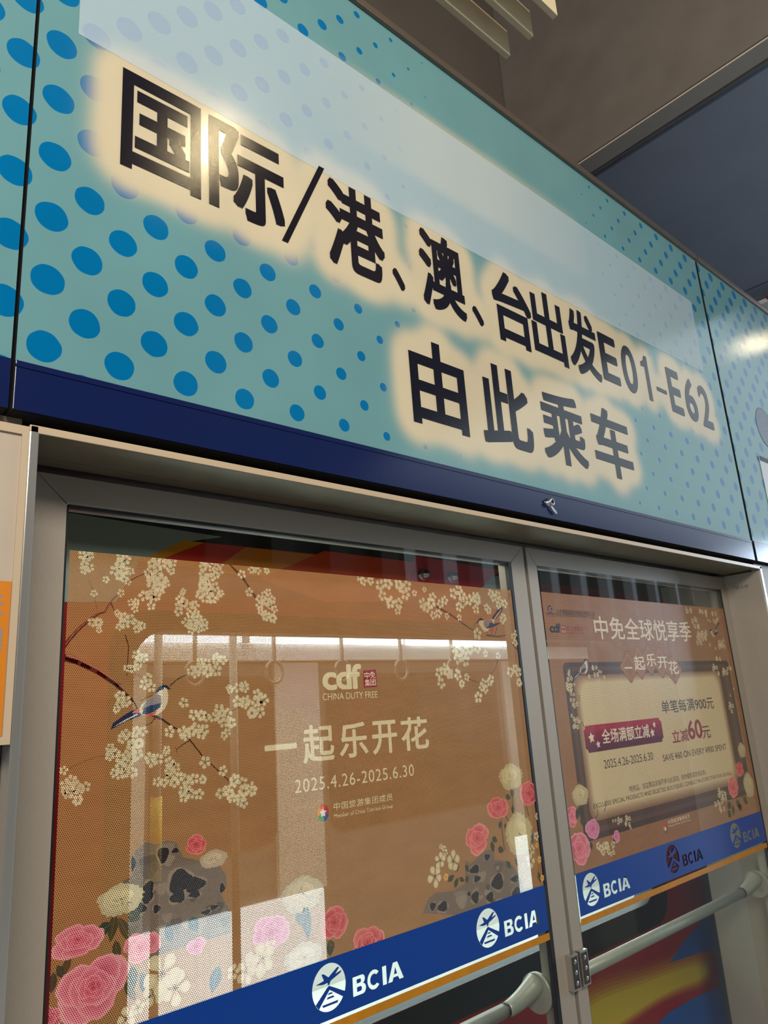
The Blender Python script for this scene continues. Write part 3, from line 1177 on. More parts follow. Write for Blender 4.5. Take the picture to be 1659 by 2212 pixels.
BIRD_A = [  # perched, looking right: polygon in crop pixels, colour, layer
    ([(512, 562), (526, 522), (600, 468), (668, 430), (712, 458), (690, 480), (600, 512)], (34, 48, 84), 0),
    ([(526, 546), (600, 500), (676, 462), (680, 468), (604, 508)], (222, 214, 200), 1),
    ([(682, 446), (700, 410), (722, 388), (800, 336), (822, 306), (846, 296), (862, 312), (868, 350), (864, 390), (846, 432), (804, 470),
      (742, 478), (700, 466)], (232, 214, 178), 2),
    ([(704, 432), (728, 386), (796, 340), (822, 352), (828, 394), (796, 420), (724, 458)], (150, 138, 136), 3),
    ([(706, 462), (718, 428), (762, 410), (826, 396), (816, 424), (772, 456), (720, 468)], (34, 56, 96), 4),
    ([(644, 456), (676, 432), (694, 440), (680, 458)], (222, 80, 52), 4),
    ([(716, 468), (772, 458), (796, 440), (784, 468), (752, 480)], (226, 84, 56), 5),
    ([(786, 336), (806, 300), (832, 283), (858, 286), (874, 302), (846, 306), (820, 318)], (22, 40, 66), 6),
    ([(862, 298), (886, 308), (862, 314)], (24, 28, 40), 7),
    ([(838, 302), (848, 300), (850, 306), (840, 308)], (240, 236, 226), 8),
]
BIRD_B = [  # tail up, looking left
    ([(690, 745), (880, 490), (1050, 345), (1104, 392), (1066, 490), (860, 760), (780, 792)], (44, 50, 62), 0),
    ([(790, 760), (920, 580), (1030, 450), (1040, 462), (940, 600), (806, 776)], (232, 222, 200), 1),
    ([(214, 872), (300, 780), (420, 818), (520, 830), (700, 776), (804, 796), (766, 930), (640, 1120), (560, 1224), (430, 1236), (330, 1100),
      (240, 962)], (214, 192, 148), 2),
    ([(416, 850), (560, 818), (692, 796), (724, 900), (604, 1000), (520, 1112), (440, 1060), (408, 950)], (140, 126, 114), 3),
    ([(618, 930), (722, 888), (752, 958), (900, 922), (1042, 896), (900, 1000), (720, 1082), (560, 1124), (496, 1112), (600, 1020)],
     (34, 52, 82), 4),
    ([(572, 1160), (700, 1110), (786, 1090), (744, 1222), (600, 1222)], (206, 70, 50), 5),
    ([(690, 775), (760, 756), (744, 812)], (206, 80, 56), 5),
    ([(156, 944), (200, 838), (270, 748), (340, 758), (446, 832), (300, 832), (220, 900)], (22, 26, 34), 6),
    ([(246, 846), (270, 838), (272, 862), (250, 868)], (240, 236, 226), 7),
]


def bird(a, spec, zm, layer, ref=None, to=None, scale=1.0):
    for pts, col, l in spec:
        q = zm.many(pts)
        if ref is not None:
            q = [(to[0] + (p[0] - ref[0]) * scale, to[1] + (p[1] - ref[1]) * scale) for p in q]
        a.poly(q, col, layer + l)


# ------------------------------------------------------------------ left film
CL = (0.4500, BZ1 - 0.002, 1.6735, FZ1)
fa = Art(FILM_Y, None, 0)
fa.add([(x, FILM_Y, z) for z in (CL[1], CL[3]) for x in (CL[0], CL[2])], [(0, 1, 3, 2)], lin((172, 124, 74)))
film_l = fa.build('perforated_film', M['film'], dl)
film_l['label'] = 'orange brown film with blossom, birds and cdf lettering'

A = Zoom(120, 1180, 2.86, FILM_Y)
B = Zoom(60, 1380, 2.86, FILM_Y)
C = Zoom(450, 1030, 2.212, FILM_Y)
D = Zoom(540, 1400, 2.592, FILM_Y)
E5 = Zoom(60, 1750, 2.86, FILM_Y)
F = Zoom(560, 1800, 2.44, FILM_Y)
G = Zoom(880, 1600, 5.53, FILM_Y)
BR = Zoom(1020, 1290, 16.59, FILM_Y)

br = Art(FILM_Y, CL)
for zm, pts, w0, w1 in (
        (A, [(40, 640), (90, 570), (150, 505), (215, 450), (262, 418), (304, 404), (340, 345), (398, 280)], 26, 8),
        (A, [(430, 235), (490, 195), (550, 170)], 7, 4), (A, [(340, 345), (360, 395), (385, 440)], 6, 3),
        (A, [(205, 205), (235, 280), (255, 390)], 2.5, 2), (A, [(1060, 98), (1150, 180), (1250, 330)], 8, 5),
        (A, [(430, 545), (452, 620), (445, 720), (440, 800)], 7, 4), (A, [(215, 450), (250, 480)], 6, 3),
        (A, [(880, 345), (870, 400)], 3, 2), (A, [(815, 790), (760, 815), (705, 860)], 4, 3),
        (A, [(60, 690), (140, 712), (220, 745), (320, 805), (400, 860)], 44, 30),
        (B, [(225, 100), (330, 150), (430, 200), (540, 275), (610, 340), (660, 390), (680, 440)], 46, 14),
        (B, [(770, 470), (830, 495), (900, 545), (940, 565)], 22, 10), (B, [(785, 480), (770, 515), (710, 545)], 8, 3),
        (B, [(985, 600), (1010, 635), (1080, 725), (1150, 790), (1250, 885)], 11, 6),
        (B, [(1005, 625), (955, 655), (918, 685)], 7, 4), (B, [(918, 685), (908, 660)], 4, 2), (B, [(918, 685), (922, 710)], 4, 2),
        (B, [(870, 300), (920, 255), (1000, 210)], 4, 3), (B, [(640, 200), (700, 235)], 3, 2), (B, [(690, 385), (740, 360), (790, 345)], 4, 2),
        (B, [(240, 810), (330, 765), (420, 730), (520, 720)], 2.5, 2), (B, [(1260, 445), (1320, 420)], 4, 2),
        (C, [(1090, 620), (1160, 660), (1215, 700), (1265, 735)], 8, 4), (C, [(1265, 735), (1272, 705), (1290, 690)], 3, 2),
        (C, [(1440, 560), (1425, 600)], 3, 2), (C, [(1385, 870), (1370, 920), (1350, 945)], 3, 2),
        (C, [(1330, 757), (1380, 764), (1420, 758)], 6, 3), (C, [(1455, 800), (1475, 825)], 9, 6), (C, [(1415, 800), (1395, 840)], 3, 2),
        (C, [(780, 490), (840, 480), (880, 490)], 3, 2), (C, [(1245, 965), (1290, 985)], 3, 2),
        (C, [(96, 412), (170, 495), (225, 580)], 6, 4)):
    q = zm.many(pts)
    k = zm.radv(pts[0][0], pts[0][1], 1.0)
    br.stroke(q, w0 * k, w1 * k, (74, 40, 26), 1)
    if w0 > 15:
        off = [(p[0] + 0.001, p[1] + 0.33 * (w0 + (w1 - w0) * i / len(q)) * k) for i, p in enumerate(q)]
        br.stroke(off, w0 * k * 0.26, w1 * k * 0.26, (178, 120, 84), 2)
br.build('printed_branches', M['art'], film_l)

bl = Art(FILM_Y, CL)
rnd = random.Random(11)
for u, v, r, n in ((190, 62, 40, 5), (190, 132, 38, 4), (412, 85, 42, 4), (395, 155, 48, 5), (448, 150, 30, 2), (430, 218, 28, 2), (405, 290, 20, 1),
                   (312, 205, 19, 1), (237, 290, 20, 1), (245, 468, 34, 3), (268, 518, 18, 1), (625, 105, 48, 5), (700, 100, 40, 4), (700, 160, 30, 2),
                   (570, 162, 22, 1), (625, 215, 56, 6), (660, 235, 40, 4), (650, 275, 24, 1), (570, 300, 42, 3), (605, 310, 34, 3), (590, 368, 24, 1),
                   (482, 345, 28, 3), (492, 388, 20, 1), (380, 425, 26, 2), (390, 480, 30, 2), (440, 455, 46, 4), (515, 495, 38, 4), (775, 278, 24, 2),
                   (775, 350, 40, 4), (760, 402, 26, 1), (840, 365, 36, 3), (850, 425, 34, 3), (830, 465, 38, 3), (895, 470, 40, 4), (830, 500, 34, 2),
                   (900, 500, 34, 2), (925, 108, 42, 4), (1000, 110, 30, 2), (990, 158, 34, 3), (925, 200, 44, 4), (915, 270, 46, 4), (965, 255, 36, 3),
                   (1005, 285, 28, 2), (945, 325, 40, 3), (890, 300, 24, 1), (985, 325, 22, 1), (1150, 172, 24, 1), (1230, 150, 32, 3), (1292, 155, 24, 2),
                   (1196, 285, 24, 1), (1298, 285, 28, 2), (1275, 345, 40, 4), (1320, 335, 34, 3), (1252, 400, 28, 2), (1335, 385, 30, 2),
                   (1318, 440, 36, 3), (1345, 445, 24, 1)):
    cluster(bl, A, u, v, r, n, rnd)
for u, v, r, n in ((690, 120, 46, 4), (660, 175, 32, 2), (612, 182, 20, 1), (742, 240, 28, 1), (742, 290, 40, 2), (1030, 192, 40, 3), (1085, 150, 36, 3),
                   (1140, 205, 46, 3), (1185, 130, 38, 3), (1232, 315, 30, 2), (1320, 300, 38, 3), (1320, 385, 44, 3), (1430, 370, 52, 4),
                   (1410, 450, 46, 3), (965, 395, 28, 1), (580, 378, 50, 4), (530, 432, 30, 2), (1050, 470, 42, 3), (1125, 490, 36, 2),
                   (1200, 460, 52, 4), (1235, 515, 42, 3), (1210, 575, 36, 2), (1065, 560, 46, 3), (985, 570, 46, 3), (875, 575, 32, 1),
                   (690, 575, 38, 3), (608, 612, 42, 3), (665, 650, 40, 3), (515, 700, 46, 4), (650, 715, 52, 4), (590, 765, 52, 4), (545, 845, 36, 2),
                   (625, 830, 44, 3), (780, 735, 46, 3), (840, 690, 32, 2), (885, 790, 50, 4), (905, 862, 44, 3), (820, 885, 36, 2),
                   (1000, 870, 44, 3), (1062, 870, 34, 2), (980, 955, 50, 4), (1060, 960, 30, 1), (1095, 762, 32, 1), (1205, 815, 28, 1),
                   (1300, 885, 46, 3), (1220, 955, 46, 3), (1290, 985, 44, 3), (1360, 940, 46, 3), (1335, 1015, 28, 1), (222, 812, 24, 1),
                   (265, 910, 56, 5), (335, 910, 40, 2), (290, 985, 40, 2), (225, 960, 36, 2)):
    cluster(bl, B, u, v, r, n, rnd)
for u, v, r, n in ((725, 495, 26, 2), (760, 500, 26, 2), (840, 515, 34, 3), (832, 568, 22, 1), (930, 515, 34, 3), (942, 562, 24, 1), (890, 600, 34, 3),
                   (905, 640, 18, 1), (985, 555, 13, 1), (1033, 538, 12, 1), (1045, 605, 34, 3), (1072, 575, 20, 1), (1112, 592, 28, 2), (1085, 650, 26, 2),
                   (1140, 665, 14, 1), (1200, 672, 14, 1), (1190, 560, 34, 3), (1200, 605, 28, 2), (1265, 590, 34, 3), (1278, 632, 20, 1),
                   (1368, 560, 28, 3), (1380, 600, 24, 2), (1415, 605, 18, 1), (1325, 640, 26, 2), (1395, 670, 28, 2), (1285, 748, 24, 1),
                   (1195, 818, 34, 3), (1268, 822, 32, 3), (1210, 872, 34, 3), (1325, 845, 15, 1), (1385, 855, 15, 1), (1122, 935, 34, 3),
                   (1112, 985, 24, 1), (1172, 945, 34, 3), (1235, 957, 16, 1), (1198, 990, 24, 2), (1300, 990, 28, 2), (1335, 968, 28, 2),
                   (1290, 1052, 24, 1), (1325, 1015, 18, 1), (1462, 935, 32, 3), (1470, 985, 26, 2), (1460, 750, 22, 2), (1466, 792, 16, 1)):
    cluster(bl, C, u, v, r, n, rnd)
bl.build('printed_blossoms', M['art'], film_l)

bi = Art(FILM_Y, CL)
bird(bi, BIRD_A, B, 12)
bi.stroke(B.many([(780, 472), (786, 500)]), 0.0022, 0.0018, (60, 40, 40), 14)
bi.build('printed_bird', M['art'], film_l)
bi = Art(FILM_Y, CL)
bird(bi, BIRD_B, BR, 12)
for q in ([(720, 1220), (670, 1370)], [(900, 1060), (800, 1370)], [(540, 1220), (520, 1340)]):
    bi.stroke(BR.many(q), 0.0016, 0.0016, (70, 50, 40), 12)
bi.build('printed_bird', M['art'], film_l)

LT = lambda a, zm, t, u0, v0, u1, v1, col, layer=6, bold=0.0, sp=1.0: a.text(t, *zm(u0, v0), *zm(u1, v1), col, layer, bold, sp)
tx = Art(FILM_Y)
LT(tx, D, 'cdf', 408, 238, 620, 88, CREAM, 20, 0.030, 0.92)
tx.poly([D(637, 222), D(711, 217), D(705, 119), D(633, 126)], (160, 24, 52), 20)
for ch, a, b, c, d_ in (('中', 641, 172, 668, 134), ('免', 672, 169, 701, 131), ('集', 644, 214, 671, 174), ('团', 675, 210, 703, 172)):
    LT(tx, D, ch, a, b, c, d_, (244, 226, 196), 21, 0.012)
LT(tx, D, 'CHINA DUTY FREE', 408, 293, 713, 241, CREAM, 20)
z0 = 1.511
for ch, a, b, zl, zh in (('一', 0.839, 0.916, 1.541, 1.552), ('起', 0.931, 1.012, z0 - .002, 1.584), ('乐', 1.026, 1.106, z0, 1.583),
                         ('开', 1.119, 1.194, z0, 1.582), ('花', 1.207, 1.295, z0, 1.585)):
    tx.text(ch, a, zl, b, zh, CREAM, 20, 0.018)
tx.text('2025.4.26-2025.6.30', 0.908, 1.456, 1.239, 1.481, CREAM, 20, 0.002, 1.12)
tx.text('中国旅游集团成员', 1.003, 1.4115, 1.168, 1.4265, CREAM, 20, 0.004, 1.1)
tx.text('Member of China Tourism Group', 1.003, 1.3945, 1.167, 1.4055, CREAM, 20)
tx.build('printed_lettering', M['art'], film_l)


def tourism_mark(a, x, z, r):
    cols = ((222, 70, 50), (236, 148, 40), (60, 150, 70), (30, 90, 160), (200, 40, 50))
    for k in range(5):
        t = math.radians(90 + 72 * k)
        q = []
        for w in range(9):
            t2 = t - 0.62 + 1.24 * w / 8
            q.append((x + r * (1.0 + 0.08 * (w % 2)) * math.cos(t2) * 0.9, z + r * (1.0 + 0.08 * (w % 2)) * math.sin(t2)))
        a.poly(q + [(x, z)], cols[k], 20)
    star = []
    for k in range(10):
        t = math.radians(90 + 36 * k)
        rr = r * (0.62 if k % 2 == 0 else 0.3)
        star.append((x + rr * math.cos(t), z + rr * math.sin(t)))
    a.poly(star, (246, 240, 226), 21)


mk = Art(FILM_Y)
q = D(409, 922)
tourism_mark(mk, q[0], q[1], D.radv(409, 922, 47))
mk.build('printed_star_mark', M['art'], film_l)

# rocks, roses and carnations along the lower edge
rk = Art(FILM_Y, CL)
rock(rk, E5.many([(640, 300), (668, 250), (730, 196), (800, 215), (860, 188), (920, 200), (960, 290), (1080, 315), (1190, 345), (1225, 400), (1228, 480), (1195, 520),
                  (1260, 640), (1250, 760), (660, 940), (600, 700), (700, 600), (585, 440), (655, 400)]),
     [(E5(u, v)[0], E5(u, v)[1], E5.rad(u, v, a), E5.radv(u, v, b)) for u, v, a, b in
      ((835, 275, 34, 50), (940, 440, 72, 72), (1030, 460, 60, 46), (925, 535, 46, 40), (745, 480, 32, 40), (735, 540, 36, 36), (690, 610, 40, 34), (910, 250, 22, 16),
       (795, 610, 22, 26), (1030, 520, 34, 22), (1100, 630, 30, 14), (1200, 480, 16, 30), (1150, 600, 26, 16), (650, 330, 14, 46))], 3)
rk.build('printed_rock', M['art'], film_l)
rk = Art(FILM_Y, CL)
rock(rk, G.many([(180, 2060), (255, 1880), (340, 1815), (480, 1800), (560, 1790), (690, 1700), (690, 1430), (760, 1470), (900, 1330), (1020, 1290), (1045, 1420),
                 (1180, 1440), (1270, 1500), (1350, 1650), (1390, 1760), (1560, 1740), (1640, 2000), (900, 2100)]),
     [(G(u, v)[0], G(u, v)[1], G.rad(u, v, a), G.radv(u, v, b)) for u, v, a, b in
      ((1075, 1690, 72, 96), (810, 1870, 44, 74), (420, 1985, 60, 60), (300, 1980, 36, 50), (985, 1870, 46, 60), (1300, 1810, 50, 56), (735, 1830, 20, 30),
       (800, 1540, 60, 50), (830, 1650, 40, 40), (1280, 1650, 46, 40), (950, 1390, 36, 40))], 5)
rk.build('printed_rock', M['art'], film_l)

lv = Art(FILM_Y, CL)
OL, DG = (84, 72, 40), (62, 66, 48)
for zm, u, v, ln, w, ang, c in (
        (E5, 540, 640, 170, 46, -100, OL), (E5, 560, 660, 210, 40, -62, (96, 80, 50)), (E5, 520, 700, 120, 50, 200, DG), (E5, 620, 640, 100, 50, -30, DG),
        (E5, 540, 800, 160, 40, -80, OL), (E5, 260, 900, 130, 36, -110, OL), (E5, 180, 960, 110, 34, -60, DG), (E5, 640, 960, 150, 44, -80, DG),
        (E5, 600, 1060, 160, 40, -60, OL), (E5, 860, 700, 130, 44, -75, (70, 84, 92)), (E5, 1000, 660, 120, 50, -60, (70, 84, 92)),
        (E5, 1180, 960, 170, 60, -110, (70, 84, 92)), (E5, 700, 1000, 200, 50, -70, (74, 84, 84)), (E5, 160, 1000, 130, 40, -95, DG),
        (F, 375, 560, 90, 36, -95, DG), (F, 360, 570, 70, 26, -40, OL), (F, 240, 370, 200, 44, -85, (74, 84, 92)), (F, 190, 420, 120, 34, -50, (74, 84, 92)),
        (G, 1250, 560, 130, 44, -95, DG), (G, 1170, 660, 110, 46, -20, DG), (G, 1260, 760, 120, 40, -100, DG), (G, 1110, 960, 100, 36, -110, DG),
        (G, 1160, 990, 90, 34, -70, DG), (G, 1010, 1160, 120, 50, -30, DG), (G, 1000, 1200, 150, 50, -75, DG), (G, 1080, 1290, 130, 56, -20, DG),
        (G, 1180, 1440, 140, 48, -50, DG), (G, 560, 1560, 120, 50, 30, DG), (G, 480, 1680, 150, 50, 20, DG), (G, 560, 1760, 150, 50, 50, DG),
        (G, 700, 1700, 100, 46, 60, DG), (G, 620, 1640, 110, 40, -30, DG), (G, 690, 1480, 120, 40, -60, DG), (G, 1290, 1400, 130, 40, -70, OL),
        (G, 1450, 1060, 200, 60, -70, (74, 84, 92)), (G, 1560, 1560, 150, 40, -80, OL)):
    x, z = zm(u, v)
    k = zm.radv(u, v, 1.0)
    leaf_shape(lv, x, z, ln * k, w * k * 0.8, math.radians(ang), c, 7)
for q in ([(1120, 950), (1135, 1120), (1160, 1300)], [(1250, 560), (1265, 800)], [(1420, 780), (1450, 900)], [(1180, 900), (1200, 960)]):
    lv.stroke(G.many(q), 0.003, 0.003, DG, 6)
lv.build('printed_leaves', M['art'], film_l)

PINK = ((246, 150, 160), (226, 92, 112), (150, 40, 66))
RED = ((236, 108, 100), (204, 56, 68), (120, 22, 40))
SALM = ((244, 128, 118), (216, 70, 78), (130, 28, 44))
LILAC = ((236, 150, 186), (214, 96, 142), (140, 50, 96))


def add_rose(parent, zm, u, v, ru, rv, pal, seed, cl, layer=9, open_=0.0):
    a = Art(FILM_Y, cl)
    x, z = zm(u, v)
    rose(a, x, z, zm.rad(u, v, ru), zm.radv(u, v, rv), *pal, seed, layer, open_)
    a.build('printed_rose', M['art'], parent)


def add_carn(parent, zm, u, v, ru, rv, col, seed, cl, layer=9):
    a = Art(FILM_Y, cl)
    x, z = zm(u, v)
    carnation(a, x, z, zm.rad(u, v, ru), zm.radv(u, v, rv), col, seed, layer)
    a.build('printed_carnation', M['art'], parent)


add_rose(film_l, E5, 310, 806, 172, 112, PINK, 3, CL, 9, 0.5)
add_rose(film_l, E5, 700, 845, 125, 100, PINK, 5, CL)
add_rose(film_l, E5, 405, 1090, 235, 225, PINK, 8, CL, 12)
add_rose(film_l, E5, 130, 1290, 90, 80, PINK, 18, CL, 9)
add_rose(film_l, E5, 1040, 212, 70, 66, RED, 9, CL)
add_rose(film_l, E5, 1040, 840, 60, 60, LILAC, 19, CL)
add_rose(film_l, E5, 1500, 755, 125, 115, LILAC, 10, CL)
add_rose(film_l, F, 395, 470, 78, 92, RED, 12, CL)
add_rose(film_l, F, 572, 575, 92, 100, SALM, 13, CL)
add_rose(film_l, G, 1085, 800, 132, 146, RED, 14, CL, 9)
add_rose(film_l, G, 1450, 632, 118, 150, RED, 15, CL, 9)
add_rose(film_l, G, 835, 1165, 152, 200, SALM, 16, CL, 9)
add_carn(film_l, E5, 575, 552, 140, 98, (240, 222, 170), 21, CL)
add_carn(film_l, E5, 1150, 300, 85, 55, (226, 200, 160), 22, CL, 7)
add_carn(film_l, F, 228, 320, 106, 96, (226, 204, 158), 23, CL, 7)
add_carn(film_l, F, 235, 655, 100, 78, (238, 224, 190), 26, CL, 9)
add_carn(film_l, G, 1238, 432, 138, 155, (236, 212, 150), 24, CL)
add_carn(film_l, G, 1335, 1115, 158, 260, (236, 212, 150), 25, CL)
wf = Art(FILM_Y, CL)
rnd = random.Random(5)
for zm, u, v, r in ((G, 392, 1430, 100), (G, 548, 1440, 130), (G, 330, 1620, 130), (G, 440, 1290, 46), (G, 400, 1265, 34), (G, 455, 1340, 40), (G, 1470, 1440, 90),
                    (G, 1490, 1300, 60), (G, 1540, 1140, 54), (G, 1550, 900, 44), (E5, 830, 1010, 130), (E5, 910, 1100, 110), (E5, 780, 1130, 90), (E5, 1420, 930, 110),
                    (E5, 1350, 990, 80), (E5, 610, 1290, 70), (E5, 680, 1220, 50), (E5, 1270, 1000, 50), (F, 20, 660, 80), (F, 60, 590, 40)):
    x, z = zm(u, v)
    blossom(wf, x, z, zm.radv(u, v, r), rnd, 16 + 2 * (u % 3))
for u, v, r in ((460, 1630, 54), (1575, 1420, 54), (1545, 1250, 40), (1610, 1640, 50)):
    x, z = G(u, v)
    q = G.radv(u, v, r)
    for k in range(5):
        t = k * 1.2566 + 0.5
        wf.poly(circle(x + q * 0.55 * math.cos(t), z + q * 0.55 * math.sin(t), q * 0.36, 12), (232, 184, 96), 20)
wf.build('printed_white_flowers', M['art'], film_l)

# ------------------------------------------------------------------ right film
CR = (1.8095, BZ1 - 0.002, 3.0280, FZ1 + 0.004)
fa = Art(FILM_Y, None, 0)
fa.add([(x, FILM_Y, z) for z in (CR[1], CR[3]) for x in (CR[0], CR[2])], [(0, 1, 3, 2)],
       lin((164, 116, 78)))
film_r = fa.build('perforated_film', M['film'], dr)
film_r['label'] = 'brown film with a cream discount poster inside a dark frame'

pf = Art(FILM_Y, CR)


def notched(x0, z0, x1, z1, r):
    out = []
    for cx, cz, a in ((x1, z0, 180), (x1, z1, 270), (x0, z1, 0), (x0, z0, 90)):
        for k in range(7):
            t = math.radians(a - 90 * k / 6)
            out.append((cx + r * math.cos(t), cz + r * math.sin(t)))
    return out


pf.poly(rrect(1.872, 1.216, 2.985, 1.706, 0.020), (84, 60, 50), 1)
pf.poly(rrect(1.888, 1.232, 2.962, 1.692, 0.018), (104, 76, 62), 2)
pf.poly(rrect(1.905, 1.246, 2.930, 1.680, 0.018), (92, 66, 52), 3)
for k in range(8):
    t = k / 7
    pf.poly(rrect(1.915 + 0.030 * t, 1.262 + 0.028 * t, 2.892 - 0.03 * t, 1.668 - 0.022 * t, 0.035 + 0.01 * t),
            mixc((150, 112, 82), (226, 202, 154), t), 4 + k)
pf.build('printed_panel', M['art'], film_r)

Q = Zoom(1180, 1480, 3.463, FILM_Y)
S = Zoom(1120, 1200, 3.078, FILM_Y)
V = Zoom(1180, 1400, 6.912, FILM_Y)
U = Zoom(1440, 1280, 4.255, FILM_Y)
WW = Zoom(1210, 1640, 7.9, FILM_Y)
DK, MAR, PAPER = (70, 54, 50), (150, 28, 56), (244, 230, 200)
bg_ = Art(FILM_Y, CR)
bz0, bz1 = 1.446, 1.5225
for k in range(4):
    t = k / 3
    bg_.poly([p for p in clip_rect(notched(1.936, bz0, 2.392, bz1, 0.012), 0, bz0 + (bz1 - bz0) * (1 - (k + 1) / 4), 9, bz0 + (bz1 - bz0) * (1 - k / 4))],
             mixc((176, 22, 60), (96, 26, 58), t), 13)
for x, z, r in ((1.972, 1.487, 0.017), (2.003, 1.466, 0.012), (2.325, 1.478, 0.015), (2.344, 1.502, 0.011)):
    star = []
    for k in range(10):
        t = math.radians(96 + 36 * k)
        rr = r * (1 if k % 2 == 0 else 0.5)
        star.append((x + rr * math.cos(t), z + rr * math.sin(t)))
    bg_.poly(star, PAPER, 15)
bg_.text('全场满额立减', 2.027, 1.465, 2.308, 1.507, PAPER, 15, 0.014)
bg_.build('printed_badge', M['art'], film_r)

for k, (u, v, w, h) in enumerate(((735, 740, 50, 92), (805, 710, 48, 98), (872, 692, 46, 92), (945, 710, 46, 92), (1030, 760, 48, 80))):
    a = Art(FILM_Y, CR)
    x, z = S(u, v)
    rx, rz = S.rad(u, v, w), S.radv(u, v, h)
    for q, (sc_, c) in enumerate(((1.0, (150, 100, 58)), (0.9, (176, 122, 72)), (0.6, (164, 110, 64)))):
        pts = []
        for i in range(40):
            t = 2 * math.pi * i / 40
            m = sc_ * (1 + 0.13 * math.cos(4 * t) + 0.05 * math.cos(8 * t))
            pts.append((x + rx * m * math.cos(t), z + rz * m * math.sin(t)))
        a.poly(pts, c, 12 + q + 0.45 * k)
    a.build('printed_ornament', M['art'], film_r)

tx = Art(FILM_Y)
LT(tx, S, '中免全球悦享季', 515, 556, 1135, 440, PAPER, 14, 0.010)
for ch, a, b, c, d_ in (('一', 706, 753, 756, 741), ('起', 776, 764, 832, 668), ('乐', 856, 738, 906, 652), ('开', 932, 752, 984, 672), ('花', 1006, 790, 1054, 700)):
    LT(tx, S, ch, a, b, c, d_, PAPER, 17, 0.016)
LT(tx, S, '北京首都国际机场股份有限公司', 255, 390, 502, 372, (40, 40, 52), 14, 0.01)
LT(tx, S, 'Beijing Capital International Airport Co.,Ltd.', 255, 409, 503, 402, (70, 56, 52), 14)
tx.text('首都机场集团', 1.823, 1.8445, 1.866, 1.8505, (40, 40, 52), 14, 0.01)
tx.poly([(1.823, 1.8405), (1.866, 1.8405), (1.866, 1.8415), (1.823, 1.8415)], (60, 56, 60), 14)
tx.poly([(1.8725, 1.840), (1.8735, 1.840), (1.8735, 1.8665), (1.8725, 1.8665)], (110, 84, 66), 14)
lx, lz, lr = 1.8445, 1.8615, 0.0115
tx.poly(circle(lx, lz, lr, 30, lr * 0.95), (30, 52, 110), 14)
for isl in airplane_logo(lx, lz - 0.0005, lr * 0.92):
    tx.poly(isl, (206, 160, 110), 15)
tx.poly([(lx - 0.007, 1.8525), (lx + 0.007, 1.8525), (lx + 0.005, 1.8508), (lx - 0.005, 1.8508)], (176, 40, 40), 14)
tx.text('cdf', 1.831, 1.792, 1.8865, 1.8205, (30, 40, 56), 14, 0.03, 0.92)
tx.poly([(1.889, 1.791), (1.913, 1.791), (1.913, 1.8145), (1.889, 1.8145)], (160, 30, 46), 14)
for ch, a, b in (('中', 1.891, 1.804), ('免', 1.902, 1.804), ('集', 1.891, 1.7925), ('团', 1.902, 1.7925)):
    tx.text(ch, a, b, a + 0.009, b + 0.009, (240, 214, 190), 15)
tx.text('日上免税行', 1.921, 1.7995, 2.004, 1.8145, (150, 36, 48), 14, 0.006, 1.1)
tx.text('SUNRISE DUTY FREE', 1.921, 1.7905, 2.006, 1.7955, (150, 36, 48), 14)
tx.text('单笔每满900元', 2.409, 1.533, 2.797, 1.576, DK, 14, 0.010)
tx.text('立减', 2.449, 1.4345, 2.566, 1.477, MAR, 14, 0.014)
tx.text('60', 2.566, 1.438, 2.672, 1.502, MAR, 14, 0.022)
tx.text('元', 2.668, 1.434, 2.732, 1.476, (110, 34, 50), 14, 0.012)
tx.text('2025.4.26-2025.6.30', 2.018, 1.396, 2.306, 1.420, DK, 14, 0.0)
tx.text('SAVE ¥60 ON EVERY ¥900 SPENT', 2.367, 1.385, 2.838, 1.4065, DK, 14, 0.006)
tx.text('特例品、指定精品店铺不参与此活动，具体规则请咨询店员。', 2.138, 1.3165, 2.648, 1.334, DK, 14, 0.006)
tx.text('EXCLUDES SPECIAL PRODUCTS AND SELECTED BOUTIQUES. CONSULT IN-STORE STAFF FOR DETAILS.', 1.936, 1.2935, 2.846, 1.3085, (50, 40, 44), 14, 0.004)
tx.text('中国旅游集团成员', 2.336, 1.1985, 2.482, 1.2105, PAPER, 14, 0.004, 1.1)
tx.text('Member of China Tourism Group', 2.336, 1.188, 2.483, 1.1955, PAPER, 14)
tx.build('printed_lettering', M['art'], film_r)
mk = Art(FILM_Y)
q = Q(892, 1075)
tourism_mark(mk, q[0], q[1], 0.013)
mk.build('printed_star_mark', M['art'], film_r)

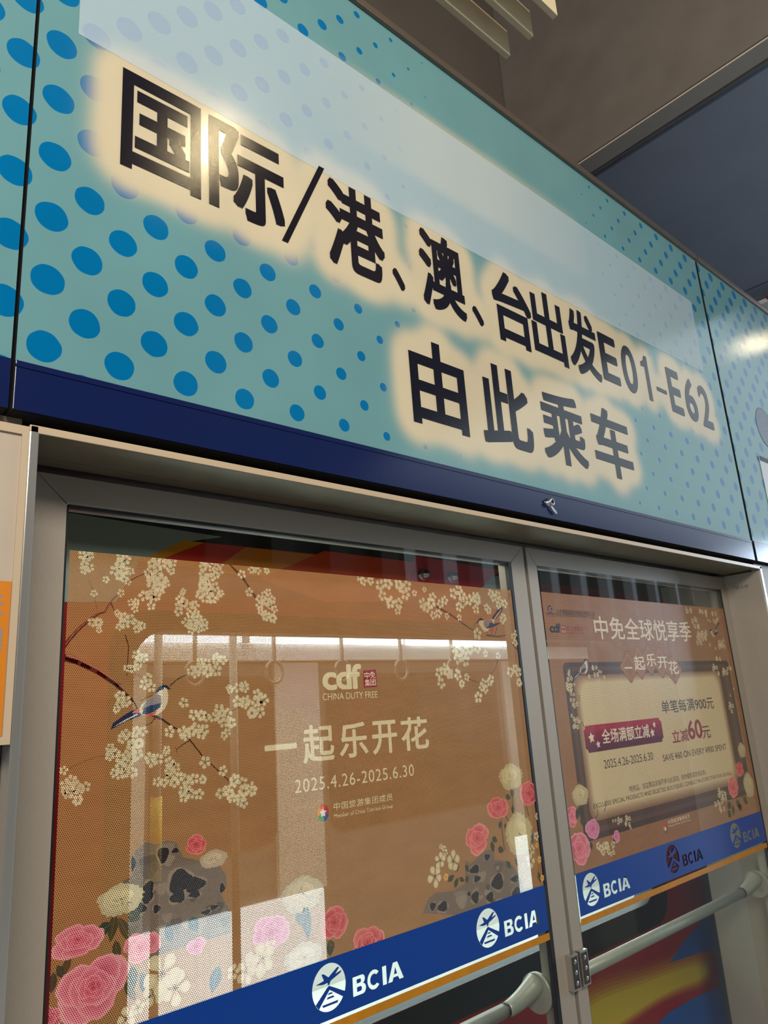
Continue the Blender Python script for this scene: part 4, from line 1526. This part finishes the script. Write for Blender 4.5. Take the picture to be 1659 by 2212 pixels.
bi = Art(FILM_Y, CR)
rnd = random.Random(31)
for zm, l in ((V, ((325, 340, 30, 2), (320, 400, 34, 2), (350, 460, 44, 3), (330, 560, 56, 4), (400, 540, 34, 2), (350, 620, 44, 3), (390, 690, 36, 2), (390, 770, 40, 2),
                   (430, 840, 46, 3), (380, 1010, 26, 1), (440, 1060, 44, 3), (480, 1090, 34, 2), (440, 1180, 46, 3), (590, 1140, 34, 2),
                   (720, 290, 44, 3), (745, 400, 40, 3), (800, 360, 30, 2), (780, 480, 36, 2), (855, 450, 30, 2), (640, 425, 30, 1))),
              (U, ((205, 170, 30, 3), (180, 150, 16, 1), (295, 175, 24, 2), (345, 180, 28, 3), (355, 215, 20, 2), (255, 260, 30, 3), (275, 310, 28, 3), (390, 260, 18, 2),
                   (435, 195, 26, 3), (445, 260, 24, 3), (470, 240, 14, 1), (300, 400, 36, 4), (345, 370, 32, 3), (300, 460, 28, 3), (345, 430, 26, 3), (398, 480, 14, 1),
                   (450, 515, 13, 1), (490, 480, 36, 4), (520, 500, 24, 3), (510, 440, 22, 2), (475, 610, 26, 3), (440, 690, 32, 4), (465, 740, 24, 2), (535, 730, 36, 4),
                   (575, 700, 24, 3), (585, 945, 13, 1), (608, 885, 15, 2), (590, 1040, 34, 4), (585, 1095, 24, 2))),
              (WW, ((1010, 1050, 60, 4), (1150, 1010, 60, 4), (1150, 1110, 50, 3), (1180, 1160, 40, 2), (920, 1040, 40, 2), (700, 1470, 90, 3), (850, 1470, 90, 3),
                    (780, 1580, 80, 3), (880, 1580, 60, 2))),
              (U, ((490, 1840, 40, 4), (520, 1900, 40, 4), (470, 1950, 34, 3), (510, 1990, 30, 3), (520, 1850, 30, 2)))):
    for u, v, r, n in l:
        cluster(bi, zm, u, v, r, n, rnd, 14)
bi.build('printed_blossoms', M['art'], film_r)
bw = Art(FILM_Y, CR)
for zm, pts in ((V, [(340, 300), (370, 355), (440, 350), (490, 300)]), (V, [(570, 390), (640, 420), (710, 440)]), (V, [(500, 1070), (540, 1120), (575, 1200)]),
                (WW, [(650, 940), (640, 880), (640, 830)]), (WW, [(750, 890), (780, 800), (785, 680)]), (WW, [(600, 1010), (650, 930)]), (V, [(490, 700), (500, 790)])):
    bw.stroke(zm.many(pts), 0.0032, 0.0016, (90, 60, 40), 13)
bw.build('printed_branches', M['art'], film_r)
bb = Art(FILM_Y, CR)
bird(bb, BIRD_A, B, 21, B(840, 300), V(588, 180), (V(588, 180)[1] - V(392, 475)[1]) / (B(840, 300)[1] - B(515, 560)[1]))
bb.build('printed_bird', M['art'], film_r)
bb = Art(FILM_Y, CR)
bird(bb, BIRD_B, BR, 21, BR(600, 900), U(440, 360), 0.85)
bb.build('printed_bird', M['art'], film_r)
lv = Art(FILM_Y, CR)
for zm, u, v, ln, w, ang, c in ((WW, 330, 760, 300, 70, -85, DG), (WW, 300, 820, 240, 60, -110, DG), (WW, 340, 1000, 200, 50, -60, OL), (WW, 520, 1400, 170, 50, -90, DG),
                                (WW, 910, 1330, 120, 50, -80, DG), (U, 700, 1560, 120, 30, -80, DG), (U, 640, 1900, 120, 40, -60, OL), (U, 610, 1950, 110, 36, -110, OL),
                                (U, 700, 1880, 120, 36, -40, OL), (U, 560, 1980, 110, 36, 20, DG), (U, 660, 1990, 100, 36, 10, OL), (U, 560, 2020, 90, 40, -30, DG)):
    x, z = zm(u, v)
    k = zm.radv(u, v, 1.0)
    leaf_shape(lv, x, z, ln * k, w * k, math.radians(ang), c, 17)
lv.build('printed_leaves', M['art'], film_r)
add_rose(film_r, WW, 200, 970, 110, 190, PINK, 41, CR, 14)
add_rose(film_r, WW, 330, 1520, 185, 330, PINK, 42, CR, 15)
add_rose(film_r, WW, 560, 1190, 130, 185, LILAC, 43, CR, 14)
add_rose(film_r, WW, 955, 1320, 70, 115, LILAC, 44, CR, 14)
add_rose(film_r, U, 672, 1620, 44, 72, RED, 45, CR, 14)
add_rose(film_r, U, 612, 1790, 52, 105, SALM, 46, CR, 14)
add_carn(film_r, WW, 345, 615, 140, 185, (232, 210, 156), 47, CR, 18)
add_carn(film_r, U, 690, 1450, 34, 72, (222, 200, 150), 48, CR, 14)
add_carn(film_r, U, 755, 1770, 46, 120, (226, 206, 156), 49, CR, 14)

# ------------------------------------------------------------------ panel with the orange sticker on the left
sp = thing('notice_panel', 'cream sheet-metal panel with an orange sticker at the left edge of the doors', 'panel', (0.0, 0.0, 1.59))
MB().box(-0.75, 0.3295, -0.006, 0.03, 1.591, 2.060, 0.003).build('panel_face', M['cream'], sp)
pfm = MB()
pfm.box(0.3192, 0.3295, -0.010, -0.006, 1.591, 2.060)
pfm.box(-0.75, 0.3192, -0.010, -0.006, 2.046, 2.060)
pfm.box(-0.75, 0.3192, -0.010, -0.006, 1.591, 1.602)
pfm.build('panel_border', M['cream2'], sp)
stk = MB().box(-0.25, 0.3185, -0.0075, -0.006, 1.603, 1.818).build('orange_sticker', M['orange'], sp)
tb = Art(-0.0076)
for ch, z0_, z1_ in (('关', 1.768, 1.806), ('门', 1.716, 1.752), ('口', 1.672, 1.704)):
    tb.text(ch, 0.268, z0_, 0.311 - (0.005 if ch == '口' else 0), z1_, (150, 132, 116), 4, 0.02)
tb.build('lettering', M['greytext'], stk)
struct(MB().box(-1.8, 0.3295, 0.032, 0.34, 0.0, ZB).build('wall_left', M['pillar']))
struct(MB().box(3.116, 6.0, 0.02, 0.34, 0.0, ZB - 0.005).build('wall_right', M['pillar']))

# ------------------------------------------------------------------ train behind the doors
YT = 0.60
tr = thing('train', 'red train with multicoloured livery and lit cabin behind the glass doors', 'train', (2.0, 1.9, -0.9))
wx0, wx1, wz0, wz1 = 0.772, 2.975, 0.797, 1.832
outer = [(-1.5, -0.6), (6.5, -0.6), (6.5, 2.058), (-1.5, 2.058)]
hole = rrect(wx0, wz0, wx1, wz1, 0.085, 8)
v, f = fill2d([outer, hole])
b = MB()
b.add([(p[0], YT, p[1]) for p in v], f, lin((150, 24, 34)))
b.build('side_wall', M['paint'], tr)
# thickness of the opening
n = len(hole)
b = MB()
b.add([(x, YT, z) for x, z in hole] + [(x, YT + 0.07, z) for x, z in hole], [(i, (i + 1) % n, (i + 1) % n + n, i + n) for i in range(n)])
b.build('window_reveal', M['black'], tr)
bo = rrect(wx0 - 0.06, wz0 - 0.085, wx1 + 0.09, wz1 + 0.05, 0.10, 8)
v, f = fill2d([bo, hole])
b = MB()
b.add([(p[0], YT - 0.004, p[1]) for p in v], f)
b.build('window_surround', mat('black_glass', (18, 18, 24), 0.1), tr)
MB().box(wx0 - 0.02, wx1 + 0.02, YT + 0.01, YT + 0.016, wz0 - 0.02, wz1 + 0.02).build('window_glass', M['glass'], tr)
def soften(p):
    for _ in range(3):
        p = [q for a, b in zip(p, p[1:] + p[:1]) for q in ((a[0] * .75 + b[0] * .25, a[1] * .75 + b[1] * .25), (a[0] * .25 + b[0] * .75, a[1] * .25 + b[1] * .75))]
    return p


def livery(pts, col, layer):
    a = Art(YT, None, 40)
    a.poly(pts, col, layer * 4)
    a.build('livery_swoosh', M['paint'], tr)


T = lambda l: [P(px, py, YT) for px, py in l]
GRY, ORG, YEL, BLU = (160, 180, 176), (236, 140, 40), (206, 170, 48), (24, 84, 160)
livery(T([(100, 1100), (480, 1160), (395, 1172), (300, 1212), (250, 1300), (60, 1300)]), GRY, 1)
livery(T([(300, 1212), (395, 1168), (440, 1172), (330, 1215)]), (236, 160, 30), 2)
livery(T([(330, 1215), (440, 1172), (760, 1205), (560, 1225), (470, 1235)]), (226, 60, 36), 2)
livery(T([(455, 1235), (530, 1182), (740, 1205), (620, 1250)]), ORG, 3)
livery(T([(560, 1250), (700, 1190), (900, 1215), (880, 1300), (700, 1300)]), (226, 80, 36), 4)
livery(T([(880, 1290), (895, 1200), (1080, 1232), (1010, 1300)]), (210, 36, 60), 5)
livery(T([(1010, 1300), (1065, 1245), (1130, 1240), (1130, 1330)]), GRY, 6)
QO = T([(1180, 2190), (1275, 2105), (1380, 2082), (1450, 2058), (1535, 2032), (1548, 2130), (1440, 2158), (1330, 2240), (1200, 2330)])
QY = T([(1180, 2250), (1285, 2160), (1390, 2125), (1450, 2100), (1520, 2080), (1530, 2110), (1440, 2140), (1330, 2215), (1200, 2300)])
for k in range(7):
    q = [(a[0] + (b[0] - a[0]) * k / 6, a[1] + (b[1] - a[1]) * k / 6) for a, b in zip(QO, QY)]
    livery(soften(q), mixc((150, 40, 30), YEL, k / 6), 1 + 0.2 * k)
livery(T([(1446, 2080), (1480, 2030), (1530, 1975), (1580, 1900), (1640, 1900), (1620, 2060), (1530, 2052)]), BLU, 3)
livery(T([(1390, 2250), (1440, 2190), (1500, 2155), (1580, 2120), (1700, 2100), (1700, 2300), (1450, 2300)]), BLU, 3)
dz = MB().box(3.40, 3.52, YT - 0.03, YT + 0.02, -0.5, 1.95, 0.01).build('door_pillar', M['black'], tr)
for px, py in ((910, 1242), (972, 1247)):
    q = P(px, py, YT)
    MB().lathe_y(q[0], q[1], [(0.0, YT - 0.035), (0.012, YT - 0.032), (0.017, YT - 0.02), (0.015, YT - 0.008), (0.02, YT - 0.006)], 18).build('round_knob', M['chrome'], tr)
MB().box(-1.5, 6.5, YT, YT + 0.10, 2.058, 2.30).build('roof_edge', M['void'], tr)
MB().box(-1.5, 6.5, YT, 3.15, 2.30, 2.36).build('roof', M['void'], tr)
MB().box(-1.5, 6.5, YT + 0.01, 3.12, -0.06, 0.0).build('cabin_floor', M['cabin'], tr)
MB().box(-1.5, 6.5, YT + 0.08, 3.1, 2.22, 2.26).build('cabin_ceiling', M['cabin'], tr)
YW = 3.05
fw = MB()
fw.box(-1.5, 6.5, YW, YW + 0.08, 0.0, 2.22)
fw.build('cabin_wall', M['cabin_grey'], tr)
MB().box(-1.5, 6.5, YW - 0.06, YW, 0.0, 0.12, 0.004).build('kick_panel', M['cabin'], tr)
MB().box(1.2, 6.4, YW - 0.10, YW, 1.97, 2.08, 0.005).build('cabin_header', M['cabin'], tr)
for xa, xb in ((1.2, 2.50), (2.60, 3.9), (3.98, 4.7), (4.78, 5.42)):
    MB().box(xa, xb, YW - 0.13, YW - 0.06, 2.083, 2.165).build('light_strip', M['tube'], tr)
for xa, xb in ((1.86, 2.46), (2.53, 3.13), (5.12, 5.40)):
    MB().box(xa, xb, YW - 0.04, YW, 0.12, 0.545, 0.004).build('daylit_door_glass', M['daylit'], tr)
for xa, xb in ((1.55, 1.92), (2.80, 3.16), (5.14, 5.42)):
    MB().box(xa, xb, YW - 0.035, YW, 0.55, 1.965, 0.004).build('door_post', M['post'], tr)
for xa, xb in ((1.96, 2.80), (3.24, 5.06)):
    b = MB().prism(rrect(xa, 0.86, xb, 1.88, 0.09), YW - 0.02, YW).build('dark_window', M['cabin_dark'], tr)
for x, y, z0_, z1_ in ((1.385, 1.75, 0.0, 2.22), (1.735, 1.75, 0.0, 2.22)):
    MB().tube([(x, y, z0_), (x, y, z1_)], 0.017, 12).build('grab_pole', M['pole'], tr)
gp = MB()
gp.tube([(1.385, 1.75, 1.04), (1.385, 1.75, 1.34)], 0.022, 12).build('yellow_grip', M['yellow'], tr)
for x in (1.55, 1.95, 2.35, 2.75, 3.15):
    y = 1.75
    st = MB().tube([(x, y, 2.22), (x, y, 1.86)], 0.010, 8).build('hanging_strap', M['cabin'], tr)
    ring = [(x + 0.045 * math.cos(t), y, 1.81 + 0.05 * math.sin(t)) for t in [2 * math.pi * k / 16 for k in range(17)]]
    MB().tube(ring, 0.008, 8, cap=False).build('strap_ring', M['pole'], st)
MB().tube([(1.1, 1.75, 2.08), (5.2, 1.75, 2.08)], 0.014, 10).build('ceiling_rail', M['steel'], tr)
